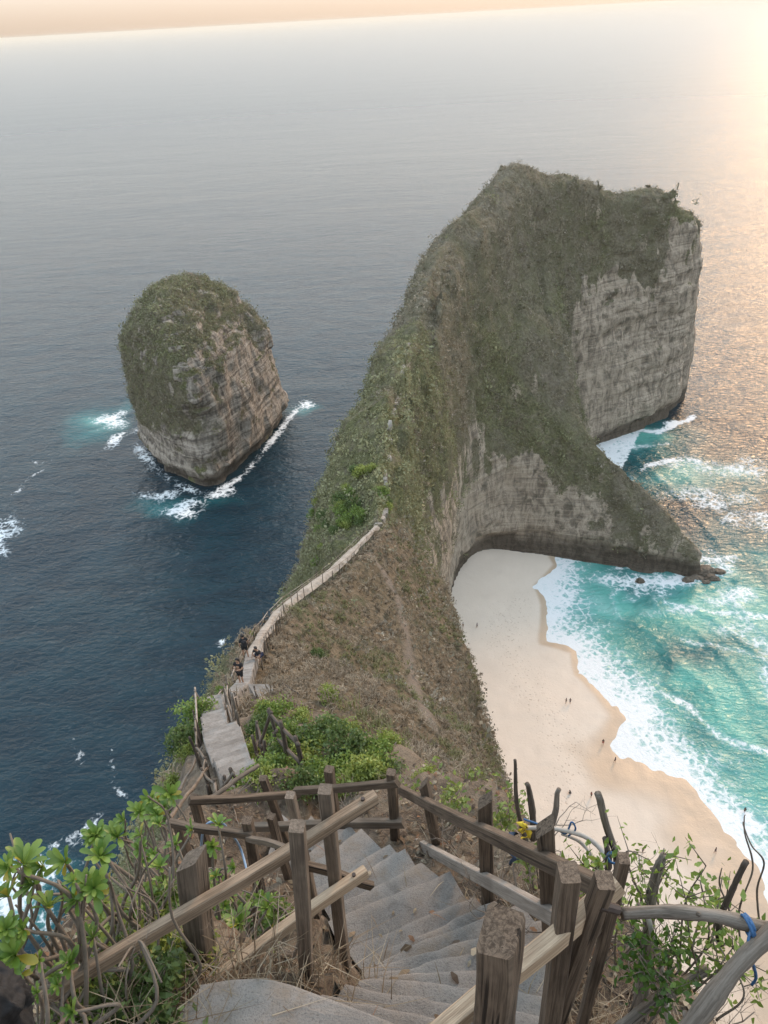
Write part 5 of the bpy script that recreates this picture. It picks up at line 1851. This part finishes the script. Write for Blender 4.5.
for k in range(26):                                              # bigger bushes on the seaward side of the saddle
    t = k / 25
    px, py = 300 + 72 * t + random.uniform(-4, 22), 562 - 50 * t - random.uniform(-6, 60)
    h_ = land_hit(px, py)
    if h_ is None or h_[0][1] > 140: continue
    copy_thing(protos[k % 3], h_[0] - np.array([0, 0, .2]), random.uniform(0, 6), random.uniform(.9, 1.9), 'green bush on the steep seaward flank of the neck', GB)


# --- right foreground plants: slim stems with small oval leaves
def sprig(base, tops, label, seed, leaf=.05, n=26, tint=((.13, .21, .03), (.34, .44, .10)), group='leafy sprigs by the log rail', sr=.006):
    r = np.random.default_rng(seed)
    root = empty('leafy_sprig', base, label, 'plant', group)
    st = Soup(); Cs = []
    for t in tops:
        b = base + r.normal(size=3) * np.array([.04, .04, 0])
        m = (b + t) / 2 + r.normal(size=3) * .06
        P = curve_pts([b - np.array([0, 0, .05]), m, t], 8)
        st.tube(P, list(np.linspace(sr, sr * .4, len(P))), 5)
        for q in range(n):
            f = .35 + .65 * (q + r.random()) / n
            c = P[min(len(P) - 1, int(f * (len(P) - 1)))] + r.normal(size=3) * np.array([.045, .045, .03])
            Cs.append(c)
        for q in range(4):
            i = r.integers(len(P) // 2, len(P)); d = r.normal(size=3) * .08 + np.array([0, 0, .05])
            st.tube([P[i], P[i] + d * .6, P[i] + d], [sr * .5, sr * .35, sr * .2], 4)
            for q2 in range(5): Cs.append(P[i] + d * r.uniform(.4, 1.15) + r.normal(size=3) * .02)
    Cs = np.array(Cs)
    V, Fq = quads_cloud(Cs, leaf * .78 * r.uniform(.6, 1.25, len(Cs)), .55, .5, r)
    T = np.array(tint[0]) + (np.array(tint[1]) - np.array(tint[0])) * r.random((len(Cs), 1))
    child(st, 'stems', m_stem, root, True)
    o = fast_mesh('leaves', V - base, Fq, m_leaf, 4, False, root); set_attr(o, 'tint', np.repeat(T, 6, 0))
    return root


def gpt(px, py, y):
    p = at_y(px, py, y); p[2] = min(p[2], float(ground(p[0], p[1])) + .02) if False else p[2]
    return p


sprig(at_y(688, 965, 1.78), [at_y(700, 880, 1.85), at_y(722, 878, 1.9), at_y(686, 898, 1.8), at_y(735, 892, 1.9), at_y(706, 866, 1.9)], 'light green leafy sprig rising above the log rail against the sand', 51, .055, 16)
sprig(at_y(655, 985, 1.72), [at_y(640, 940, 1.75), at_y(668, 935, 1.78), at_y(690, 950, 1.75), at_y(655, 955, 1.7)], 'bushy green sprig under the log rail beside the dead grey stem', 52, .05, 34, ((.04, .10, .014), (.13, .23, .035)))
sprig(at_y(660, 905, 1.95), [at_y(664, 848, 1.98), at_y(650, 860, 1.95), at_y(676, 858, 2.0)], 'small sprig at the cut top of the dead grey stem', 53, .045, 9)
sprig(at_y(622, 960, 1.9), [at_y(632, 880, 1.95), at_y(628, 905, 1.92), at_y(640, 900, 1.95)], 'green sprig directly behind the thinnest corner post', 54, .05, 18)
sprig(at_y(700, 985, 1.65), [at_y(712, 935, 1.68), at_y(735, 945, 1.7), at_y(722, 965, 1.66), at_y(752, 965, 1.7)], 'pale green sprig between the log rail and the thick slanting log', 55, .05, 20)
sprig(at_y(640, 1010, 1.6), [at_y(630, 975, 1.62), at_y(660, 985, 1.62), at_y(676, 995, 1.6), at_y(650, 965, 1.65)], 'dark green sprig at the bottom below the thinner log', 56, .05, 26, ((.035, .09, .014), (.11, .20, .035)))
sprig(at_y(590, 900, 2.3), [at_y(580, 862, 2.3), at_y(598, 868, 2.3), at_y(586, 880, 2.3)], 'feathery green sprig beside the tall bare pole', 57, .06, 24)


for k, (b_, tops_, y_, lab) in enumerate([((452, 835), [(446, 800), (458, 792), (466, 802), (452, 786)], 4.5, 'yellow green sprig between the second and middle posts of the right handrail'),
        ((505, 855), [(498, 806), (510, 797), (520, 808), (505, 818)], 3.9, 'fresh green sprig right of the middle post of the right handrail'),
        ((418, 812), [(408, 788), (420, 780), (414, 795)], 5.3, 'small sprig beyond the far end of the dark top rail'),
        ((535, 880), [(528, 845), (538, 850), (520, 852)], 3.2, 'low sprig left of the last right handrail post'),
        ((470, 810), [(476, 770), (488, 776), (466, 772), (480, 785)], 5.6, 'pale flowering sprig on the slope edge behind the middle post')]):
    sprig(at_y(*b_, y_), [at_y(*t_, y_ + random.uniform(-.1, .15)) for t_ in tops_], lab, 70 + k, .075, 24, ((.13, .19, .035), (.36, .42, .12)), 'leafy sprigs behind the right handrail')


# --- bare twigs
def twig_bush(base, H_, seed, label, group, spread=.5, n=7, r0=.008, mat=None, up=1.0, lean=(0, 0)):
    r = np.random.default_rng(seed)
    st = Soup()

    def grow(p, d, L, rad, lv):
        P = [p]
        q = p.copy(); dd = d.copy()
        for k in range(4):
            dd = dd + r.normal(size=3) * .22 + np.array([0, 0, .05]); dd /= np.linalg.norm(dd)
            q = q + dd * L / 4; P.append(q.copy())
        st.tube(P, list(np.linspace(rad, rad * .55, 5)), 5 if lv < 2 else 4)
        if lv < 3:
            for c in range(int(r.integers(2, 4))):
                i = int(r.integers(2, 5)); e = dd + r.normal(size=3) * .65; e /= np.linalg.norm(e)
                grow(P[i], e, L * r.uniform(.45, .75), rad * .5, lv + 1)
    for k in range(n):
        d = np.array([r.normal(0, spread) + lean[0], r.normal(0, spread) + lean[1], up]); d /= np.linalg.norm(d)
        grow(np.asarray(base) + r.normal(size=3) * np.array([.07, .07, 0]) - np.array([0, 0, .04]), d, H_ * r.uniform(.45, .7), r0 * r.uniform(.7, 1.2), 0)
    o = st.build('twig_bush', mat or m_twig, None, True)
    return tag(o, label, 'twigs', group)


GTW = 'bare twig bushes on the banks'
TW = [((60, 985), 1.5, .38, 'bare brown twigs below the broad leaved shrubs at the left edge', .6), ((105, 965), 1.8, .5, 'tangle of bare twigs in the middle of the left bank', .6), ((150, 945), 2.0, .5, 'bare twigs left of the thick dark left post', .5),
      ((130, 1010), 1.4, .3, 'bare twigs under the long grey driftwood branch', .7), ((180, 905), 2.7, .5, 'bare twigs behind the thick dark left post', .6), ((245, 955), 2.2, .3, 'bare twigs around the broken driftwood log', .7),
      ((430, 830), 4.6, .55, 'bare twigs between the first posts of the right handrail', .6), ((460, 850), 4.0, .55, 'bare twigs below the rail between two right handrail posts', .6), ((515, 885), 3.0, .5, 'bare twigs behind the bleached lower rail', .6),
      ((530, 865), 3.0, .55, 'bare twigs left of the last right handrail post', .6), ((590, 905), 2.3, .5, 'grey twig tangle behind the corner posts', .6), ((640, 1000), 1.6, .35, 'bare twigs at the foot of the dead grey stem', .6),
      ((700, 1015), 1.45, .3, 'bare twigs under the thick slanting log', .7), ((745, 1010), 1.5, .45, 'bare twigs in the bottom right corner', .5), ((675, 930), 2.0, .5, 'dark bare twigs rising around the leafy sprig', .5),
      ((620, 900), 2.6, .7, 'thin bare twigs against the sand right of the corner posts', .35), ((560, 860), 3.2, .6, 'thin twigs below the blue rope', .5), ((405, 800), 5.4, .5, 'bare twigs beyond the end of the dark top rail', .6), ((350, 800), 5.2, .5, 'dry twigs behind the far handrail', .6), ((232, 800), 5.5, .6, 'dry twigs among the short stakes at the turn', .6)]
for k, ((px, py), y, h_, lab, spd) in enumerate(TW):
    b = at_y(px, py, y)
    b[2] = min(b[2], float(ground(b[0], b[1])) + .03)
    twig_bush(b, h_ * 1.1, 600 + k, lab, GTW, spd, 7, .0075, m_bark_dark if k in (14, 10) else m_twig)
# long thin bare shoots at the right edge
for k, (pts, lab) in enumerate([([(742, 960), (738, 915), (752, 870), (745, 835), (745, 815)], 'long thin bare shoot curving up at the right edge over the foam'), ([(760, 930), (757, 890), (764, 862), (752, 845), (743, 822)], 'second thin bare shoot arching at the right edge'), ([(735, 930), (728, 905), (720, 885), (722, 868)], 'short thin dark shoot right of the leafy sprig')]):
    log_thing('bare_shoot', [at_y(px, py, 1.9 - .0 * j) for j, (px, py) in enumerate(pts)], [.0055, .0045, .0035, .0025], m_bark, lab, 'shoot', 'thin bare shoots at the right edge', 6, .0015, 0)
# dry grass clumps close by
Cc = []
for px, py, y in [(325, 940, 2.0), (300, 960, 1.8), (120, 1000, 1.5), (170, 1000, 1.55), (90, 1005, 1.4), (210, 985, 1.6), (255, 975, 1.8), (600, 960, 1.75), (625, 1005, 1.55), (680, 1015, 1.45), (720, 1000, 1.5), (760, 1010, 1.45), (450, 860, 4.2), (505, 895, 2.9), (420, 825, 4.9), (540, 900, 2.6), (655, 965, 1.8), (735, 975, 1.6)]:
    b = at_y(px, py, y); b[2] = min(b[2], float(ground(b[0], b[1])))
    Cc.append(b + r1.normal(size=(130, 3)) * np.array([.16, .14, .01]))
C = np.concatenate(Cc); C[:, 2] = np.minimum(C[:, 2], ground(C[:, 0], C[:, 1]))
V, Fq = blades(C, r1.uniform(.08, .38, len(C)), r1.uniform(.3, 1.3, len(C)), .0028, r1)
gr2 = fast_mesh('dry_bank_grass', V, Fq, m_dry, 4, False)
set_attr(gr2, 'tint', np.repeat(pal3[r1.integers(0, 4, len(C))] * r1.uniform(.8, 1.3, (len(C), 1)), 6, 0))
tag(gr2, 'thin dry grass on the banks beside the steps', 'grass', kind='stuff')

# ================================================================== PEOPLE
m_skin = plain_mat('skin', (.34, .20, .13), .6, .1, 30, .1, .003)
m_hair = plain_mat('dark_hair', (.012, .009, .008), .5, .3, 90, .4, .004)
CLOTH = {k: plain_mat('cloth_' + k, c, .85, .2, 30, .3, .004) for k, c in dict(black=(.012, .012, .014), navy=(.02, .03, .07), white=(.6, .58, .55), red=(.30, .04, .035), grey=(.12, .12, .125), khaki=(.22, .17, .11), blue=(.05, .12, .28), tan=(.35, .26, .18)).items()}


def skinned(name, J, E, R, mat, root, sub=1, rootj=0):
    me = bpy.data.meshes.new(name)
    me.from_pydata([tuple(map(float, j)) for j in J], E, [])
    o = bpy.data.objects.new(name, me)
    link(o, root)
    sk = o.modifiers.new('skin', 'SKIN')
    if not me.skin_vertices: me.skin_vertices.new(name='')
    for i, r_ in enumerate(R):
        rr = r_ if isinstance(r_, tuple) else (r_, r_)
        me.skin_vertices[0].data[i].radius = rr
    me.skin_vertices[0].data[rootj].use_root = True
    sk.use_smooth_shade = True
    if sub:
        sb = o.modifiers.new('subdiv', 'SUBSURF'); sb.levels = sub; sb.render_levels = sub
    me.materials.append(mat)
    return o


def person(loc, yaw, label, pose='stand', shirt='black', lower='black', sub=2, group=None, cat='person', bag=False, legs_bare=True, sc=1.0):
    root = empty('person', loc, label, cat, group)
    root.rotation_euler = (0, 0, yaw); root.scale = (sc, sc, sc)
    if pose == 'crouch':
        pel, chest, neck, head = (0, -.10, .30), (0, .10, .66), (0, .15, .80), (0, .20, .93)
        kn, an = [(-.16, .30, .46), (.16, .30, .46)], [(-.15, .06, .08), (.15, .06, .08)]
        el, wr = [(-.27, .22, .48), (.27, .22, .48)], [(-.16, .42, .42), (.16, .42, .42)]
        sh_, hp = [(-.17, .11, .72), (.17, .11, .72)], [(-.10, -.08, .30), (.10, -.08, .30)]
    else:
        st = .13 if pose == 'walk' else .03
        pel, chest, neck, head = (0, 0, .92), (0, .01, 1.27), (0, .02, 1.47), (0, .04, 1.60)
        hp = [(-.09, 0, .88), (.09, 0, .88)]
        kn = [(-.10, .04 + st, .48), (.10, .04 - st * .4, .48)]
        an = [(-.11, st, .07), (.11, -st * 1.3, .07 + (.06 if pose == 'walk' else 0))]
        sh_ = [(-.18, .01, 1.40), (.18, .01, 1.40)]
        if pose == 'look':                       # hands together in front
            el, wr = [(-.26, .06, 1.14), (.26, .06, 1.14)], [(-.08, .26, 1.18), (.08, .26, 1.18)]
        else:
            el, wr = [(-.25, -.02 - st * .5, 1.12), (.25, -.02 + st * .5, 1.12)], [(-.26, .08, .88), (.26, .06 + st, .88)]
    J = [pel, chest, neck, head, (head[0], head[1] + .005, head[2] + .10)]
    R = [.13, .14, .055, .088, .07]
    E = [(0, 1), (1, 2), (2, 3), (3, 4)]
    for i in (0, 1):
        b = len(J)
        hand = tuple(np.array(wr[i]) + (np.array(wr[i]) - np.array(el[i])) * .30)
        J += [sh_[i], el[i], wr[i], hand]; R += [.06, .042, .032, .036]
        E += [(1, b), (b, b+1), (b+1, b+2), (b+2, b+3)]
        b = len(J)
        toe = (an[i][0], an[i][1] + .17, an[i][2] - .04)
        J += [hp[i], kn[i], an[i], toe]; R += [.088, .058, .042, .036]
        E += [(0, b), (b, b+1), (b+1, b+2), (b+2, b+3)]
    skinned('body', J, E, R, m_skin, root, sub)
    # shirt with short sleeves
    mids = [tuple((np.array(sh_[i]) * .35 + np.array(el[i]) * .65)) for i in (0, 1)]
    p_ = np.array(pel); c_ = np.array(chest)
    JS = [tuple(p_ * .85 + c_ * .15), chest, tuple(c_ * .35 + np.array(neck) * .65)] + [sh_[0], mids[0], sh_[1], mids[1]]
    skinned('shirt', JS, [(0, 1), (1, 2), (1, 3), (3, 4), (1, 5), (5, 6)], [.152, .165, .085, .085, .068, .085, .068], CLOTH[shirt], root, sub)
    f_ = .88 if legs_bare else 1.75
    JL = [pel]
    EL, RL = [], [.150]
    for i in (0, 1):
        k_ = np.array(kn[i]); h_ = np.array(hp[i]); b = len(JL)
        JL += [tuple(h_), tuple(h_ * (1 - f_) + k_ * f_)] if f_ < 1 else [tuple(h_), tuple(k_), tuple(k_ * .12 + np.array(an[i]) * .88)]
        EL += [(0, b), (b, b+1)] + ([(b+1, b+2)] if f_ > 1 else [])
        RL += [.105, .085] if f_ < 1 else [.105, .075, .06]
    skinned('shorts' if legs_bare else 'trousers', JL, EL, RL, CLOTH[lower], root, sub)
    bm = bmesh.new(); bmesh.ops.create_uvsphere(bm, u_segments=14, v_segments=10, radius=.112)
    for v_ in list(bm.verts):
        v_.co.z *= 1.12
        if v_.co.y > .055 and v_.co.z < .045: v_.co *= .72
        if v_.co.z < -.07: v_.co *= .8
    me = bpy.data.meshes.new('hair'); bm.to_mesh(me); bm.free(); me.materials.append(m_hair)
    me.polygons.foreach_set('use_smooth', np.ones(len(me.polygons), bool))
    o = bpy.data.objects.new('hair', me); o.location = (head[0], head[1] - .022, head[2] + .055); link(o, root)
    nb = Soup(); nb.tube([np.array(head) + np.array([0, .085, .045]), np.array(head) + np.array([0, .112, .015])], [.012, .017], 6); nb.build('nose', m_skin, root, True)
    if bag:
        s = Soup(); c_ = np.array(chest)
        s.beam(c_ + np.array([0, -.22, -.22]), c_ + np.array([0, -.20, .15]), .30, .17, up=(0, 1, 0), bevel=.35, seg=5)
        b = s.build('backpack', CLOTH['black'], None, True)
        b.parent = root
    return root


def on_path(px, py, y0):
    """nearest point of the path under a picture point"""
    q = proj(PATH)
    i = int(np.argmin(np.hypot(q[:, 0] - px, q[:, 1] - py)))
    p = PATH[i].copy()
    i2 = min(i + 2, len(PATH) - 1)
    s_ = cum[i]
    p[2] = max(np.interp(s_, sm, zs) + .34, ground(p[0], p[1]))
    if s_ < S_STEP: p[2] = np.interp(min(S_STEP, s_ + .12), sm, zs) + .29
    return p


p = on_path(236, 683, 27); print('P1', p)
person(p, math.pi * .9, 'person in black top and shorts standing alone on the steps with back half turned', 'look', 'black', 'black', 2)
p = on_path(252, 664, 34)
person(p + np.array([-.25, .2, .04]), .35, 'person in black with a dark backpack walking away along the path', 'walk', 'black', 'black', 2, None, 'person', True)
person(p + np.array([.55, .0, .04]), 2.6, 'person with bare arms crouching at the landward edge of the path', 'crouch', 'black', 'navy', 2)

BEACH = [((463, 629), 'white', 'khaki', 'look', 'person in pale top, left of the pair under the brown slope edge'), ((477, 629), 'navy', 'black', 'walk', 'person in navy walking, right of the pair under the brown slope edge'),
         ((566, 703), 'black', 'black', 'look', 'person in black, left one of the close pair in the middle of the beach'), ((570, 703), 'grey', 'navy', 'look', 'person in grey, right one of the close pair in the middle of the beach'),
         ((603, 743), 'black', 'red', 'walk', 'person in dark top at the edge of the surf below the sandy point'), ((615, 761), 'navy', 'black', 'walk', 'person in navy wading through the thin wash on the beach'),
         ((570, 795), 'black', 'grey', 'crouch', 'person crouching on the sand above the two poles'), ((591, 798), 'red', 'black', 'look', 'person in a red top standing on the sand above the tall bare pole'),
         ((642, 854), 'black', 'black', 'look', 'person in black on the sand directly above the log rail'), ((715, 852), 'black', 'navy', 'walk', 'person in dark clothes on the wet orange sand near the surf at the right'),
         ((745, 810), 'black', 'black', 'look', 'person standing in the white surf at the right edge')]
for k, ((px, py), sh_, lo_, po_, lab) in enumerate(BEACH):
    q = at_z(px, py, .6)
    i = int(np.argmin(np.abs(bx_ - q[0]))); j = int(np.argmin(np.abs(by_ - q[1])))
    q[2] = max(bz[i, j], -.35)
    person(q, random.uniform(0, 6.28), lab, po_, sh_, lo_, 1, 'visitors scattered over the beach')
# rocks at the tip of the spur
for k, (px, py, r_) in enumerate([(704, 572, 2.3), (712, 578, 1.6), (697, 578, 1.3), (719, 572, 1.3), (706, 582, .9), (688, 580, 1.4), (640, 581, 1.0)]):
    c = at_z(px, py, .2)
    bm = bmesh.new(); bmesh.ops.create_icosphere(bm, subdivisions=4, radius=r_)
    for v_ in bm.verts:
        q = np.array(v_.co)
        n_ = float(fbm3(q / r_ * 1.3 + k * 5, 4, 431)); v_.co *= 1 + .6 * n_; v_.co.z *= .6
        v_.co.x *= 1.3
    me = bpy.data.meshes.new('shore_rock'); bm.to_mesh(me); bm.free(); me.materials.append(m_land)
    o = bpy.data.objects.new('shore_rock', me); o.location = c; COL.objects.link(o)
    n = len(me.vertices)
    for nm, val in (('rock', 1.), ('dry', 0.), ('green', 0.), ('stain', .75), ('trail', 0.)): set_attr(o, nm, np.full(n, val))
    tag(o, ['largest dark wet rock off the tip of the spur', 'dark wet rock just seaward of the largest rock', 'wet rock hugging the tip of the spur', 'outermost low rock in the foam off the spur', 'small low rock in front of the largest rock', 'dark rock under the end of the spur', 'small rock in the surf along the front of the spur'][k], 'rock', 'wet rocks at the tip of the spur')
EXPOSURE = 1.2
HAZE = 0.000055

# ================================================================== LIGHT, SKY, CAMERA
SUN_AZ, SUN_EL = 34.0, 25.0
w = bpy.data.worlds.new('World'); scene.world = w; w.use_nodes = True
nt = w.node_tree; nt.nodes.clear()
sky = nt.nodes.new('ShaderNodeTexSky'); sky.sky_type = 'NISHITA'; sky.sun_disc = False
sky.sun_elevation = math.radians(SUN_EL); sky.sun_rotation = math.radians(SUN_AZ)
sky.dust_density = 1.5; sky.air_density = 1.0; sky.ozone_density = 1.0; sky.altitude = 100
bg = nt.nodes.new('ShaderNodeBackground'); bg.inputs['Strength'].default_value = .15
wo = nt.nodes.new('ShaderNodeOutputWorld')
g1 = mix(nt, 1.0, sky.outputs[0], (.1, .1, .1), 'MULTIPLY')
gm = nd(nt, 'ShaderNodeGamma', None, Color=g1, Gamma=.22).outputs[0]     # thin high cloud evens out the sky
tint = mix(nt, 1.0, gm, (6.7, 6.4, 6.0), 'MULTIPLY')
tc = nt.nodes.new('ShaderNodeTexCoord')
sx_ = nd(nt, 'ShaderNodeSeparateXYZ', None, Vector=tc.outputs['Generated'])
tint = nd(nt, 'ShaderNodeHueSaturation', None, Color=tint, Saturation=.75).outputs[0]
low = mrange(nt, sx_.outputs['Z'], -.02, .17, 1.0, 0.0)
tint = mix(nt, low, tint, mix(nt, 1.0, tint, (.38, .31, .265), 'MULTIPLY'))       # peach band above the horizon
high = mrange(nt, sx_.outputs['Z'], .13, .50, 0.0, 1.0)
tint = mix(nt, high, tint, mix(nt, 1.0, tint, (.80, .94, 1.08), 'MULTIPLY'))       # clearer, bluer air overhead
nt.links.new(tint, bg.inputs['Color']); nt.links.new(bg.outputs[0], wo.inputs['Surface'])
sd = bpy.data.lights.new('sun', 'SUN'); sd.energy = .9; sd.angle = math.radians(15); sd.color = (1, .58, .27)
so = bpy.data.objects.new('sun', sd); COL.objects.link(so)
az, el = math.radians(SUN_AZ), math.radians(SUN_EL)
sdir = Vector((math.sin(az) * math.cos(el), math.cos(az) * math.cos(el), math.sin(el)))
so.rotation_euler = sdir.to_track_quat('Z', 'Y').to_euler(); so.location = (60, 60, 250)
cam = bpy.data.cameras.new('camera'); co = bpy.data.objects.new('camera', cam); COL.objects.link(co)
cam.sensor_fit = 'VERTICAL'; cam.sensor_height = 36.0; cam.lens = F / 1024 * 36
cam.clip_start = .05; cam.clip_end = 200000
M = Matrix(((XR[0], YR[0], -FW[0], 0), (XR[1], YR[1], -FW[1], 0), (XR[2], YR[2], -FW[2], H), (0, 0, 0, 1)))
co.matrix_world = M
scene.camera = co
scene.view_settings.view_transform = 'Standard'; scene.view_settings.look = 'None'; scene.view_settings.gamma = 1
scene.view_settings.use_curve_mapping = False
scene.view_settings.exposure = EXPOSURE
scene.cycles.use_denoising = True
scene.cycles.max_bounces = 6; scene.cycles.diffuse_bounces = 3; scene.cycles.glossy_bounces = 3; scene.cycles.transparent_max_bounces = 8
scene.cycles.volume_bounces = 1
scene.cycles.sample_clamp_indirect = 6

# ---- sea air
bpy.context.view_layer.update()
m_haze, nt, out = new_mat('sea_air')
pv = nd(nt, 'ShaderNodeVolumePrincipled', None, Color=(1.0, .93, .80), Density=HAZE, Anisotropy=.2)
nt.links.new(pv.outputs[0], out.inputs['Volume'])
X1, Y0_, Y1 = float(np.abs(sx).max()) + 500, float(sy.min()) - 500, float(sy.max()) + 500
zb, zt = -9.0, 152.0
hv = [(-X1, Y0_, zb), (X1, Y0_, zb), (X1, Y1, zb), (-X1, Y1, zb), (-X1, Y0_, zt), (X1, Y0_, zt), (X1, Y1, zt), (-X1, Y1, zt)]
hz = mesh_obj('haze', np.array(hv), [(0, 3, 2, 1), (4, 5, 6, 7), (0, 1, 5, 4), (1, 2, 6, 5), (2, 3, 7, 6), (3, 0, 4, 7)], m_haze)
tag(hz, 'thin warm sea haze over the whole view', 'haze', kind='stuff')
